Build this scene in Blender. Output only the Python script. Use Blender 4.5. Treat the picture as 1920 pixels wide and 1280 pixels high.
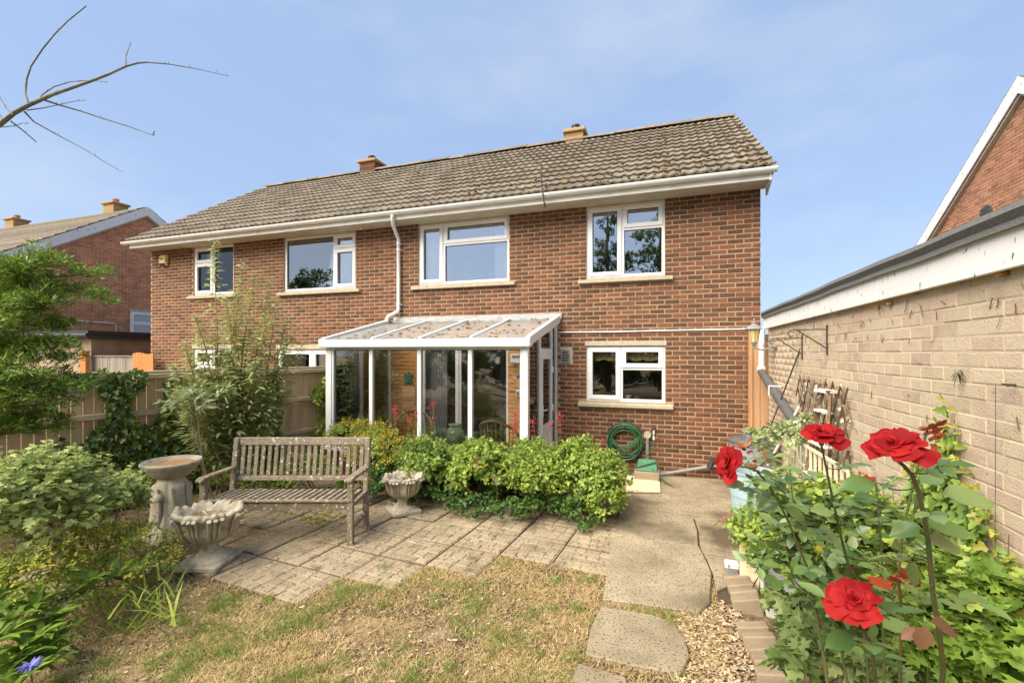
import bpy, bmesh, math, random
import numpy as np
from mathutils import Vector, Matrix

for o in list(bpy.data.objects): bpy.data.objects.remove(o)
SC = bpy.context.scene
COL = SC.collection
R = math.radians
random.seed(7)
rng = np.random.default_rng(7)

# ------------------------------------------------------------------ camera, world, sun, exposure
CX, CY, CH, YAW = -1.325, -7.584, 1.93, R(18.73)
cd = bpy.data.cameras.new('camera'); cam = bpy.data.objects.new('camera', cd); COL.objects.link(cam)
cam.location = (CX, CY, CH); cam.rotation_euler = (R(90), 0, YAW)
cd.sensor_width = 36; cd.lens = 16; cd.shift_y = 0.01146; cd.clip_start = 0.05; cd.clip_end = 800
SC.camera = cam
SUN = Vector((-0.38, -0.56, 0.74)).normalized()          # direction towards the sun
w = bpy.data.worlds.new('World'); SC.world = w; w.use_nodes = True
nt = w.node_tree; bg = nt.nodes['Background']
sky = nt.nodes.new('ShaderNodeTexSky'); sky.sky_type = 'NISHITA'; sky.sun_disc = False
sky.sun_elevation = math.asin(SUN.z); sky.sun_rotation = math.atan2(SUN.x, SUN.y) % (2*math.pi)
sky.altitude = 0; sky.air_density = 1.0; sky.dust_density = 1.2; sky.ozone_density = 1.0
# a thin even veil of high haze with faint wisps lies over the whole clear sky
hz = nt.nodes.new('ShaderNodeMix'); hz.data_type = 'RGBA'; hz.inputs[0].default_value = .80
nt.links.new(sky.outputs[0], hz.inputs[6]); hz.inputs[7].default_value = (1.37, 1.86, 2.80, 1)
tcw = nt.nodes.new('ShaderNodeTexCoord'); mpw = nt.nodes.new('ShaderNodeMapping'); mpw.inputs['Scale'].default_value = (1.3, 1.3, 3.2)
nw = nt.nodes.new('ShaderNodeTexNoise'); nw.inputs['Scale'].default_value = 1.6; nw.inputs['Detail'].default_value = 7; nw.inputs['Roughness'].default_value = .55
mrw = nt.nodes.new('ShaderNodeMapRange'); mrw.inputs[1].default_value = .46; mrw.inputs[2].default_value = .78; mrw.inputs[4].default_value = .45
wz = nt.nodes.new('ShaderNodeMix'); wz.data_type = 'RGBA'; wz.inputs[7].default_value = (2.75, 2.95, 3.25, 1)
nt.links.new(tcw.outputs['Generated'], mpw.inputs[0]); nt.links.new(mpw.outputs[0], nw.inputs[0]); nt.links.new(nw.outputs[0], mrw.inputs[0])
nt.links.new(mrw.outputs[0], wz.inputs[0]); nt.links.new(hz.outputs[2], wz.inputs[6])
nt.links.new(wz.outputs[2], bg.inputs[0]); bg.inputs[1].default_value = 0.15
sd = bpy.data.lights.new('sun', 'SUN'); sun = bpy.data.objects.new('sun', sd); COL.objects.link(sun)
sd.energy = 4.7; sd.angle = R(60); sd.color = (1.0, 0.90, 0.76)
sun.rotation_euler = SUN.to_track_quat('Z', 'Y').to_euler(); sun.location = (-20, -20, 25)
SC.view_settings.view_transform = 'Standard'; SC.view_settings.look = 'None'
SC.view_settings.exposure = 1.0; SC.view_settings.gamma = 1.0
SC.render.engine = 'CYCLES'
SC.cycles.max_bounces = 8; SC.cycles.transparent_max_bounces = 16; SC.cycles.glossy_bounces = 3
SC.cycles.caustics_reflective = False; SC.cycles.caustics_refractive = False

# real-world points read off the camera geometry (pixel of the 1920 px photo + a known depth plane)
F_ = 853.0; C_, S_ = math.cos(YAW), math.sin(YAW)
def ray(x, y):
    u = (x-960)/F_; return (u*C_-S_, u*S_+C_, (662-y)/F_)
def atz(x, y, zc):
    d = ray(x, y); return Vector((CX+d[0]*zc, CY+d[1]*zc, CH+d[2]*zc))
def atY(x, y, Y):
    d = ray(x, y); z = (Y-CY)/d[1]; return Vector((CX+d[0]*z, Y, CH+d[2]*z))
def atX(x, y, X):
    d = ray(x, y); z = (X-CX)/d[0]; return Vector((X, CY+d[1]*z, CH+d[2]*z))
def depth(p): return -(p[0]-CX)*S_ + (p[1]-CY)*C_

# ------------------------------------------------------------------ materials
MATS = {}
def mat(name, cols, rough=.75, scale=6, rnd=0., bump=0., bscale=60, stretch=(1,1,1), spec=.3, metal=0., fleck=None, fleck2=None, pos=None, detail=4, contrast=1.0, bumpdist=.01):
    m = bpy.data.materials.new(name); m.use_nodes = True; MATS[name] = m
    t = m.node_tree; N = t.nodes; L = t.links
    b = N['Principled BSDF']; b.inputs['Roughness'].default_value = rough; b.inputs['Metallic'].default_value = metal
    b.inputs['Specular IOR Level'].default_value = spec
    g = N.new('ShaderNodeNewGeometry'); mp = N.new('ShaderNodeMapping'); mp.inputs['Scale'].default_value = stretch
    L.new(g.outputs['Position'], mp.inputs[0])
    n = N.new('ShaderNodeTexNoise'); n.inputs['Scale'].default_value = scale; n.inputs['Detail'].default_value = detail; n.inputs['Roughness'].default_value = .62
    L.new(mp.outputs[0], n.inputs[0])
    mr = N.new('ShaderNodeMapRange'); h = .22/contrast
    mr.inputs[1].default_value = .5-h; mr.inputs[2].default_value = .5+h; L.new(n.outputs[0], mr.inputs[0])
    fac = mr.outputs[0]
    if rnd > 0:
        oi = N.new('ShaderNodeObjectInfo'); a = N.new('ShaderNodeMath'); a.operation = 'ADD'
        L.new(oi.outputs['Random'], a.inputs[0]); L.new(g.outputs['Random Per Island'], a.inputs[1])
        fr = N.new('ShaderNodeMath'); fr.operation = 'FRACT'; L.new(a.outputs[0], fr.inputs[0])
        mx = N.new('ShaderNodeMix'); mx.inputs[0].default_value = rnd
        L.new(fac, mx.inputs[2]); L.new(fr.outputs[0], mx.inputs[3]); fac = mx.outputs[0]
    cr = N.new('ShaderNodeValToRGB'); L.new(fac, cr.inputs[0])
    ps = pos or [i/max(1, len(cols)-1) for i in range(len(cols))]
    while len(cr.color_ramp.elements) < len(cols): cr.color_ramp.elements.new(.5)
    for e, p, c in zip(cr.color_ramp.elements, ps, cols): e.position = p; e.color = (*c, 1)
    out = cr.outputs[0]
    for fk in (fleck, fleck2):
        if not fk: continue
        c, fs, th, soft = fk[:4]
        n2 = N.new('ShaderNodeTexNoise'); n2.inputs['Scale'].default_value = fs; n2.inputs['Detail'].default_value = 3
        mp2 = N.new('ShaderNodeMapping'); mp2.inputs['Location'].default_value = (fs, 3.1, 7.7)
        mp2.inputs['Scale'].default_value = fk[4] if len(fk) > 4 else (1,1,1)
        L.new(g.outputs['Position'], mp2.inputs[0]); L.new(mp2.outputs[0], n2.inputs[0])
        m2 = N.new('ShaderNodeMapRange'); m2.inputs[1].default_value = th; m2.inputs[2].default_value = th+soft; L.new(n2.outputs[0], m2.inputs[0])
        mx2 = N.new('ShaderNodeMix'); mx2.data_type = 'RGBA'; L.new(m2.outputs[0], mx2.inputs[0]); L.new(out, mx2.inputs[6]); mx2.inputs[7].default_value = (*c, 1)
        out = mx2.outputs[2]
    L.new(out, b.inputs['Base Color'])
    if bump:
        nb = N.new('ShaderNodeTexNoise'); nb.inputs['Scale'].default_value = bscale; nb.inputs['Detail'].default_value = 5; L.new(mp.outputs[0], nb.inputs[0])
        bp = N.new('ShaderNodeBump'); bp.inputs['Strength'].default_value = bump; bp.inputs['Distance'].default_value = bumpdist
        L.new(nb.outputs[0], bp.inputs['Height']); L.new(bp.outputs[0], b.inputs['Normal'])
    return m

def leafmat(name, cols, rough=.5, transl=.38, pos=None, spec=.35):
    m = bpy.data.materials.new(name); m.use_nodes = True; MATS[name] = m
    t = m.node_tree; N = t.nodes; L = t.links; b = N['Principled BSDF']; b.inputs['Roughness'].default_value = rough
    b.inputs['Specular IOR Level'].default_value = spec
    g = N.new('ShaderNodeNewGeometry'); oi = N.new('ShaderNodeObjectInfo')
    a = N.new('ShaderNodeMath'); a.operation = 'ADD'; L.new(oi.outputs['Random'], a.inputs[0]); L.new(g.outputs['Random Per Island'], a.inputs[1])
    fr = N.new('ShaderNodeMath'); fr.operation = 'FRACT'; L.new(a.outputs[0], fr.inputs[0])
    n = N.new('ShaderNodeTexNoise'); n.inputs['Scale'].default_value = 30; L.new(g.outputs['Position'], n.inputs[0])
    mx = N.new('ShaderNodeMix'); mx.inputs[0].default_value = .8; L.new(n.outputs[0], mx.inputs[2]); L.new(fr.outputs[0], mx.inputs[3])
    cr = N.new('ShaderNodeValToRGB'); L.new(mx.outputs[0], cr.inputs[0])
    ps = pos or [i/max(1, len(cols)-1) for i in range(len(cols))]
    while len(cr.color_ramp.elements) < len(cols): cr.color_ramp.elements.new(.5)
    for e, p, c in zip(cr.color_ramp.elements, ps, cols): e.position = p; e.color = (*c, 1)
    L.new(cr.outputs[0], b.inputs['Base Color'])
    tr = N.new('ShaderNodeBsdfTranslucent'); L.new(cr.outputs[0], tr.inputs[0])
    ms = N.new('ShaderNodeMixShader'); ms.inputs[0].default_value = transl
    L.new(b.outputs[0], ms.inputs[1]); L.new(tr.outputs[0], ms.inputs[2]); L.new(ms.outputs[0], N['Material Output'].inputs[0])
    return m

def glassmat(name, tint=(1,1,1), base=.08, rough=.0, gain=1.0):
    m = bpy.data.materials.new(name); m.use_nodes = True; MATS[name] = m
    t = m.node_tree; N = t.nodes; L = t.links; N.remove(N['Principled BSDF'])
    tr = N.new('ShaderNodeBsdfTransparent'); tr.inputs[0].default_value = (*tint, 1)
    gl = N.new('ShaderNodeBsdfGlossy'); gl.inputs['Roughness'].default_value = rough; gl.inputs[0].default_value = (.96, .98, 1, 1)
    lw = N.new('ShaderNodeFresnel'); lw.inputs[0].default_value = 1.5
    mu = N.new('ShaderNodeMath'); mu.operation = 'MULTIPLY_ADD'; mu.inputs[1].default_value = gain; mu.inputs[2].default_value = base; mu.use_clamp = True
    L.new(lw.outputs[0], mu.inputs[0])
    ms = N.new('ShaderNodeMixShader'); L.new(mu.outputs[0], ms.inputs[0]); L.new(tr.outputs[0], ms.inputs[1]); L.new(gl.outputs[0], ms.inputs[2])
    L.new(ms.outputs[0], N['Material Output'].inputs[0])
    return m

mat('brick', [(.070,.039,.025),(.115,.056,.034),(.162,.073,.040),(.213,.089,.047),(.26,.135,.075)], fleck=((.085,.055,.036), 1.0, .52, .55), rough=.88, scale=14, rnd=.62, bump=.5, bscale=170, pos=[0,.3,.55,.8,1], stretch=(1.6,1,.5), contrast=.9)
mat('brick_orange', [(.55,.26,.085),(.66,.33,.11)], rough=.7, scale=5, rnd=.5, bump=.25, bscale=120)
mat('mortar', [(.35,.24,.135),(.43,.305,.18)], rough=.95, scale=20, bump=.4, bscale=200)
mat('mortar_orange', [(.50,.25,.09),(.58,.30,.11)], rough=.9, scale=20)
mat('buff_brick', [(.36,.285,.205),(.50,.40,.275),(.57,.465,.33),(.52,.385,.285),(.38,.31,.235)], rough=.9, scale=9, rnd=.68, bump=.5, bscale=120, fleck=((.25,.19,.12), 60, .66, .06))
mat('buff_mortar', [(.48,.39,.265),(.55,.45,.315)], rough=.95, scale=12, bump=.4, bscale=150)
mat('gable_brick_right', [(.20,.10,.065),(.33,.155,.09),(.42,.20,.12),(.47,.25,.155)], rough=.9, scale=9, rnd=.65, bump=.3)
mat('white_upvc', [(.72,.72,.69),(.80,.80,.78)], rough=.35, scale=2, spec=.45)
mat('white_weathered', [(.60,.58,.50),(.76,.75,.70)], rough=.5, scale=3, spec=.4, fleck=((.30,.28,.20), 9, .64, .12, (1,1,.3)))
mat('white_painted', [(.70,.69,.66),(.80,.79,.77)], rough=.6, scale=1.5, fleck=((.16,.13,.10), 24, .655, .04, (1,1,.45)))
mat('stone_sill', [(.36,.32,.22),(.50,.45,.33)], rough=.9, scale=14, bump=.3)
mat('soffit', [(.42,.39,.32),(.58,.55,.47)], rough=.8, scale=4)
mat('roof_tile', [(.095,.08,.058),(.155,.13,.095),(.21,.18,.135),(.265,.23,.175)], rough=.95, scale=10, rnd=.5, bump=.6, bscale=70, fleck=((.30,.185,.06), 7, .63, .10), fleck2=((.08,.075,.045), 11, .63, .1))
mat('roof_moss', [(.055,.045,.018),(.17,.105,.025),(.09,.075,.03)], rough=1, scale=30, bump=.6)
mat('far_roof', [(.10,.088,.068),(.17,.15,.115)], rough=.95, scale=8, bump=.5, bscale=40, stretch=(1,1,3))
mat('felt', [(.055,.055,.055),(.13,.13,.125),(.20,.195,.185)], rough=.95, scale=140, bump=.5, bscale=220, contrast=.8)
mat('chimney_brick', [(.30,.19,.09),(.45,.31,.14)], rough=.95, scale=18, rnd=.4, bump=.4)
mat('terracotta', [(.35,.15,.08),(.46,.22,.12)], rough=.85, scale=12)
mat('dark_metal', [(.03,.03,.032),(.06,.06,.06)], rough=.5, scale=20, spec=.4)
mat('rusty_iron', [(.05,.045,.042),(.09,.07,.055),(.20,.085,.035)], rough=.8, scale=30, pos=[0,.7,1])
mat('grey_metal', [(.30,.30,.30),(.42,.42,.41)], rough=.45, scale=10, metal=.6)
mat('lead', [(.20,.20,.195),(.33,.33,.32),(.46,.46,.45)], rough=.7, scale=9, stretch=(1,1,4), bump=.3)
mat('grey_plastic', [(.20,.20,.19),(.28,.28,.265)], rough=.5, scale=12)
mat('black_plastic', [(.022,.023,.024),(.05,.05,.05)], rough=.45, scale=14, spec=.45)
mat('dark_grey_pipe', [(.075,.078,.078),(.12,.122,.12)], rough=.5, scale=16, spec=.4)
mat('hose_green', [(.022,.085,.03),(.04,.14,.05)], rough=.45, scale=18, rnd=.4)
mat('green_plastic', [(.05,.17,.09),(.09,.25,.14)], rough=.5, scale=8)
mat('pale_blue_plastic', [(.30,.42,.44),(.40,.52,.54)], rough=.5, scale=6, fleck=((.40,.45,.40), 7, .62, .15))
mat('water_butt_plastic', [(.22,.24,.23),(.32,.34,.33)], rough=.5, scale=6)
mat('blue_plastic', [(.03,.16,.50),(.04,.22,.6)], rough=.4, scale=8)
mat('plywood', [(.66,.52,.32),(.76,.63,.42)], rough=.8, scale=9, stretch=(1,4,1))
mat('fence_board', [(.34,.225,.115),(.48,.345,.19),(.58,.435,.255),(.52,.40,.25)], rough=.92, scale=5, rnd=.45, stretch=(5,5,.5), bump=.4, bscale=40)
mat('fence_rail', [(.44,.345,.215),(.58,.475,.325)], rough=.92, scale=8, rnd=.3, bump=.3)
mat('grey_board', [(.20,.175,.14),(.33,.29,.235)], rough=.95, scale=6, rnd=.6, stretch=(5,5,.6))
mat('orange_timber', [(.42,.16,.045),(.58,.255,.08)], rough=.75, scale=6, rnd=.3, stretch=(6,6,.6))
mat('gate_timber', [(.36,.19,.09),(.50,.29,.15),(.56,.35,.19)], rough=.8, scale=7, rnd=.35, stretch=(6,6,.5))
mat('bench_wood', [(.12,.092,.06),(.21,.168,.115),(.31,.258,.19)], rough=.95, scale=16, rnd=.35, bump=.5, bscale=90, fleck=((.60,.58,.51), 34, .615, .05), fleck2=((.20,.19,.07), 14, .66, .1))
mat('cast_stone', [(.28,.24,.165),(.44,.39,.285),(.54,.485,.37)], rough=.98, scale=11, bump=.7, bscale=110, fleck=((.13,.11,.07), 9, .60, .12), fleck2=((.52,.48,.40), 26, .62, .06))
mat('cast_stone_pale', [(.42,.37,.26),(.58,.52,.39)], rough=.98, scale=8, bump=.6, bscale=90, fleck=((.22,.19,.11), 8, .62, .14))
mat('bath_silt', [(.22,.11,.04),(.42,.25,.10),(.50,.36,.20)], rough=.8, scale=16)
mat('paving', [(.215,.165,.102),(.32,.255,.165),(.42,.335,.222)], rough=.97, scale=3.2, rnd=.32, bump=.9, bscale=90, fleck=((.13,.10,.06), 3.2, .60, .16), fleck2=((.12,.09,.05), 38, .58, .08), detail=8)
mat('concrete', [(.21,.165,.104),(.31,.252,.165),(.40,.332,.226)], rough=.97, scale=2.0, bump=.9, bscale=90, fleck=((.13,.10,.06), 60, .55, .09), fleck2=((.10,.078,.046), 1.5, .53, .20), detail=10)
def stained(name, src, centre, r0, r1, col):
    m = MATS[src].copy(); m.name = name; MATS[name] = m; N = m.node_tree.nodes; L = m.node_tree.links; b = N['Principled BSDF']
    old = b.inputs['Base Color'].links[0].from_socket; g = N.new('ShaderNodeNewGeometry'); n = N.new('ShaderNodeTexNoise'); n.inputs['Scale'].default_value = 6; n.inputs['Detail'].default_value = 6
    L.new(g.outputs['Position'], n.inputs[0]); vd = N.new('ShaderNodeVectorMath'); vd.operation = 'DISTANCE'; L.new(g.outputs['Position'], vd.inputs[0]); vd.inputs[1].default_value = centre
    ad = N.new('ShaderNodeMath'); ad.operation = 'MULTIPLY_ADD'; L.new(n.outputs[0], ad.inputs[0]); ad.inputs[1].default_value = .45; L.new(vd.outputs['Value'], ad.inputs[2])
    mr = N.new('ShaderNodeMapRange'); mr.inputs[1].default_value = r1+.22; mr.inputs[2].default_value = r0+.22; mr.inputs[4].default_value = .85; L.new(ad.outputs[0], mr.inputs[0])
    mx = N.new('ShaderNodeMix'); mx.data_type = 'RGBA'; L.new(mr.outputs[0], mx.inputs[0]); L.new(old, mx.inputs[6]); mx.inputs[7].default_value = (*col, 1); L.new(mx.outputs[2], b.inputs['Base Color'])
stained('concrete_stained', 'concrete', (-.66,-2.42,.03), .22, .42, (.075,.055,.030))
mat('edging', [(.25,.19,.12),(.36,.285,.19)], rough=.95, scale=9, rnd=.4, bump=.4, bscale=120)
mat('soil', [(.060,.042,.026),(.13,.092,.055),(.26,.185,.105),(.38,.28,.16)], rough=1, scale=4, bump=.8, bscale=90, pos=[0,.35,.65,1], fleck=((.42,.315,.175), 45, .57, .08), fleck2=((.05,.035,.02), 9, .62, .1), detail=8, bumpdist=.02)
mat('bed_soil', [(.05,.036,.023),(.11,.08,.05)], rough=1, scale=12, bump=.8)
mat('wood_chip', [(.20,.12,.06),(.36,.24,.13),(.50,.38,.24),(.60,.50,.36)], rough=.95, scale=20, rnd=.85)
mat('dry_grass', [(.20,.19,.055),(.36,.265,.10),(.50,.365,.165),(.60,.47,.25)], rough=.95, scale=2.2, rnd=.5, pos=[0,.3,.65,1])
mat('litter', [(.12,.085,.05),(.25,.165,.085),(.42,.31,.18),(.55,.44,.30)], rough=.95, scale=5, rnd=.8)
leafmat('green_grass', [(.17,.24,.05),(.25,.33,.08),(.36,.40,.13)], transl=.3)
mat('moss_green', [(.14,.115,.02),(.26,.21,.035)], rough=1, scale=40, bump=.7)
mat('interior', [(.30,.27,.23),(.36,.33,.28)], rough=.9)
mat('interior_dark', [(.05,.045,.04),(.09,.08,.07)], rough=.9)
mat('curtain', [(.72,.72,.70),(.80,.80,.78)], rough=.9)
mat('blind', [(.16,.17,.15),(.24,.25,.22)], rough=.7)
mat('valance', [(.40,.33,.12),(.52,.44,.18)], rough=.9, scale=20)
mat('wicker', [(.20,.13,.06),(.34,.23,.11)], rough=.8, scale=60)
mat('glazed_green', [(.20,.30,.19),(.32,.42,.28)], rough=.25, scale=9, spec=.5)
mat('alarm_yellow', [(.78,.56,.16),(.82,.62,.24)], rough=.4, scale=3)
mat('alarm_blue', [(.01,.025,.09),(.015,.035,.13)], rough=.2)
mat('ink', [(.05,.045,.03),(.06,.05,.03)], rough=.6)
mat('lamp_glass', [(.55,.42,.13),(.72,.60,.28)], rough=.25, scale=14, spec=.5)
mat('trellis_wood', [(.07,.045,.025),(.17,.11,.065),(.34,.28,.21)], rough=.95, scale=26, rnd=.5, fleck=((.60,.55,.47), 20, .60, .05))
mat('cream_paint', [(.70,.60,.37),(.79,.71,.50)], rough=.6, scale=5)
mat('flaked_white', [(.55,.51,.44),(.70,.67,.61)], rough=.85, scale=14, fleck=((.10,.075,.05), 13, .56, .05, (1,1,.5)))
mat('bark', [(.10,.075,.05),(.20,.15,.10),(.29,.235,.17)], rough=.95, scale=30, stretch=(1,1,.4), bump=.4)
mat('twig', [(.08,.075,.055),(.15,.14,.10),(.22,.22,.15)], rough=.9, scale=9)
mat('buddleia_stem', [(.24,.17,.10),(.38,.29,.19)], rough=.9, scale=20)
mat('rose_stem', [(.045,.075,.025),(.085,.10,.035),(.17,.085,.04)], rough=.6, scale=6)
mat('green_stem', [(.10,.14,.045),(.17,.20,.08)], rough=.7, scale=9)
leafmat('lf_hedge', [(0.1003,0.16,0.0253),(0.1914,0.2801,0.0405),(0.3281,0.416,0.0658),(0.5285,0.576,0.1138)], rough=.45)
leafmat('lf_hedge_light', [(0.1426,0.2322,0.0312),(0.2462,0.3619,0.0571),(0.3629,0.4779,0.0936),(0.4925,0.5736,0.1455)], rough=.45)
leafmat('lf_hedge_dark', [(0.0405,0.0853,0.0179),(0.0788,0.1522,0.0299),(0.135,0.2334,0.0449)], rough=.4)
leafmat('lf_yellow', [(.24,.23,.03),(.40,.34,.035),(.55,.45,.05),(.22,.25,.05)], rough=.5)
leafmat('lf_ivy', [(0.0413,0.0806,0.0152),(0.0844,0.1428,0.0253),(0.1594,0.2268,0.0443),(0.2812,0.336,0.0759)], rough=.33, transl=.12, pos=[0,.4,.75,1], spec=.5)
leafmat('lf_ivy_light', [(0.0972,0.18,0.0297),(0.1836,0.3038,0.0544),(0.2916,0.4163,0.0891),(0.432,0.4725,0.099)], rough=.4)
leafmat('lf_creeper_yellow', [(.36,.36,.06),(.48,.44,.08),(.30,.36,.09)], rough=.45)
leafmat('lf_yew', [(.06,.12,.022),(.13,.23,.035),(.26,.38,.05),(.46,.54,.08)], rough=.4, transl=.2, pos=[0,.35,.7,1])
leafmat('lf_buddleia', [(.20,.25,.07),(.34,.40,.12),(.48,.52,.20),(.60,.62,.34),(.72,.56,.05)], transl=.5, rough=.6, pos=[0,.3,.6,.88,.97])
leafmat('lf_currant', [(0.1755,0.25,0.0605),(0.297,0.375,0.11),(0.4455,0.5125,0.187),(0.6075,0.625,0.242)], rough=.5)
leafmat('lf_broad', [(0.1013,0.195,0.0266),(0.1856,0.3,0.0424),(0.3037,0.42,0.0665)], rough=.42)
leafmat('lf_rose', [(0.0504,0.1066,0.0224),(0.0896,0.1571,0.0367),(0.1456,0.2188,0.0612),(0.224,0.2917,0.0969)], rough=.28, transl=.15, spec=.5)
leafmat('lf_rose_young', [(.20,.035,.018),(.32,.06,.025),(.36,.12,.04)], rough=.35)
leafmat('lf_rose_bronze', [(.17,.085,.05),(.26,.14,.075)], rough=.45)
leafmat('lf_lobed_blue', [(0.1397,0.2171,0.0605),(0.2329,0.308,0.099),(0.3415,0.406,0.143)], rough=.5)
leafmat('lf_variegated', [(.14,.20,.07),(.30,.36,.16),(.55,.56,.36)], rough=.5)
leafmat('lf_pale', [(.24,.31,.11),(.38,.44,.20),(.54,.57,.34)], rough=.5)
leafmat('lf_tree', [(.035,.075,.02),(.07,.13,.035),(.13,.20,.06)], rough=.5, transl=.4)
leafmat('lf_dead', [(.36,.26,.14),(.52,.42,.26),(.62,.54,.38)], rough=.8)
leafmat('fl_valerian', [(.42,.035,.055),(.55,.07,.10),(.62,.14,.17)], rough=.6)
leafmat('fl_pink', [(.50,.16,.30),(.62,.30,.42)], rough=.6)
leafmat('fl_blue', [(.10,.11,.46),(.22,.23,.62),(.45,.42,.70)], rough=.6)
leafmat('fl_yellow', [(.42,.40,.05),(.55,.50,.07),(.40,.30,.06)], rough=.6)
leafmat('petal_red', [(.24,.004,.006),(.34,.006,.008),(.46,.014,.012)], rough=.65, transl=.42, spec=.25)
glassmat('glass_up', base=.30, gain=1.0)
glassmat('glass_low', base=.03, gain=1.2)
glassmat('glass_cons', tint=(.96,.97,.96), base=.05, gain=1.0)
mat('glass_roof', [(.42,.42,.39),(.54,.54,.51)], rough=.35, scale=4, spec=.5, fleck=((.35,.33,.24), 5, .58, .2))
_b = MATS['glass_roof'].node_tree.nodes['Principled BSDF']; _b.inputs['Transmission Weight'].default_value = .0; _b.inputs['Alpha'].default_value = .34

# ------------------------------------------------------------------ mesh helpers
class MB:
    def __init__(s): s.v = []; s.f = []
    def add(s, vs, fs):
        o = len(s.v); s.v.extend([tuple(p) for p in vs]); s.f.extend([tuple(i+o for i in f) for f in fs]); return s
    def box(s, x0, x1, y0, y1, z0, z1):
        return s.add([(x0,y0,z0),(x1,y0,z0),(x1,y1,z0),(x0,y1,z0),(x0,y0,z1),(x1,y0,z1),(x1,y1,z1),(x0,y1,z1)],
                     [(0,3,2,1),(4,5,6,7),(0,1,5,4),(1,2,6,5),(2,3,7,6),(3,0,4,7)])
    def obox(s, c, size, M):
        hx, hy, hz = size[0]/2, size[1]/2, size[2]/2
        vs = [M @ Vector(p) + Vector(c) for p in [(-hx,-hy,-hz),(hx,-hy,-hz),(hx,hy,-hz),(-hx,hy,-hz),(-hx,-hy,hz),(hx,-hy,hz),(hx,hy,hz),(-hx,hy,hz)]]
        return s.add(vs, [(0,3,2,1),(4,5,6,7),(0,1,5,4),(1,2,6,5),(2,3,7,6),(3,0,4,7)])
    def bar(s, a, b, w, h, up=(0,0,1)):
        a, b = Vector(a), Vector(b); d = (b-a); l = d.length; d.normalize()
        u = Vector(up); sd = d.cross(u)
        if sd.length < 1e-4: sd = d.cross(Vector((1,0,0)))
        sd.normalize(); u = sd.cross(d); M = Matrix((d, sd, u)).transposed()
        return s.obox((a+b)/2, (l, w, h), M)
    def prism(s, poly, z0, z1):
        n = len(poly); vs = [(p[0],p[1],z0) for p in poly]+[(p[0],p[1],z1) for p in poly]
        return s.add(vs, [tuple(range(n-1,-1,-1)), tuple(range(n,2*n))]+[(i,(i+1)%n,n+(i+1)%n,n+i) for i in range(n)])
    def prismY(s, poly, y0, y1):      # poly of (x,z)
        n = len(poly); vs = [(p[0],y0,p[1]) for p in poly]+[(p[0],y1,p[1]) for p in poly]
        return s.add(vs, [tuple(range(n)), tuple(range(2*n-1,n-1,-1))]+[(i,n+i,n+(i+1)%n,(i+1)%n) for i in range(n)])
    def prismX(s, poly, x0, x1):      # poly of (y,z)
        n = len(poly); vs = [(x0,p[0],p[1]) for p in poly]+[(x1,p[0],p[1]) for p in poly]
        return s.add(vs, [tuple(range(n-1,-1,-1)), tuple(range(n,2*n))]+[(i,(i+1)%n,n+(i+1)%n,n+i) for i in range(n)])
    def tube(s, pts, rad, n=6, cap=True):
        pts = [Vector(p) for p in pts]; m = len(pts)
        if not hasattr(rad, '__len__'): rad = [rad]*m
        o = len(s.v); pu = None
        for i, p in enumerate(pts):
            t = (pts[min(i+1,m-1)]-pts[max(i-1,0)])
            if t.length < 1e-9: t = Vector((0,0,1))
            t.normalize()
            if pu is None:
                pu = t.cross(Vector((0,0,1)))
                if pu.length < .05: pu = t.cross(Vector((1,0,0)))
            else: pu = pu - t*pu.dot(t)
            if pu.length < 1e-6: pu = t.cross(Vector((1,0,.3)))
            pu.normalize(); pv = t.cross(pu)
            for k in range(n):
                a = 2*math.pi*k/n; s.v.append(tuple(p+(pu*math.cos(a)+pv*math.sin(a))*rad[i]))
        for i in range(m-1):
            for k in range(n):
                s.f.append((o+i*n+k, o+i*n+(k+1)%n, o+(i+1)*n+(k+1)%n, o+(i+1)*n+k))
        if cap:
            s.f.append(tuple(o+k for k in range(n-1,-1,-1))); s.f.append(tuple(o+(m-1)*n+k for k in range(n)))
        return s
    def lathe(s, prof, n=24, c=(0,0,0), fn=None):
        o = len(s.v); m = len(prof)
        for i, (r, z) in enumerate(prof):
            for k in range(n):
                a = 2*math.pi*k/n; rr, zz = (r, z) if fn is None else fn(r, z, a, i)
                s.v.append((c[0]+rr*math.cos(a), c[1]+rr*math.sin(a), c[2]+zz))
        for i in range(m-1):
            for k in range(n): s.f.append((o+i*n+k, o+i*n+(k+1)%n, o+(i+1)*n+(k+1)%n, o+(i+1)*n+k))
        if prof[0][0] > .0015: s.f.append(tuple(o+k for k in range(n-1,-1,-1)))
        if len(prof) > 2 or prof[0][0] > .0015: s.f.append(tuple(o+(m-1)*n+k for k in range(n)))
        return s
    def grid(s, fn, nu, nv):
        o = len(s.v)
        for i in range(nu+1):
            for j in range(nv+1): s.v.append(tuple(fn(i/nu, j/nv)))
        for i in range(nu):
            for j in range(nv): a = o+i*(nv+1)+j; s.f.append((a, a+nv+1, a+nv+2, a+1))
        return s
    def blob(s, c, r, rz=None, n=6):
        rz = rz or r; o = len(s.v)
        for i in range(4):
            ph = i/3*math.pi/2*.98
            for k in range(n):
                a = 2*math.pi*k/n + i*.4; q = r*math.cos(ph)*random.uniform(.75,1.2)
                s.v.append((c[0]+q*math.cos(a), c[1]+q*math.sin(a), c[2]+rz*math.sin(ph)))
        for i in range(3):
            for k in range(n): s.f.append((o+i*n+k, o+i*n+(k+1)%n, o+(i+1)*n+(k+1)%n, o+(i+1)*n+k))
        s.f.append(tuple(o+3*n+k for k in range(n)))
        return s
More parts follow.
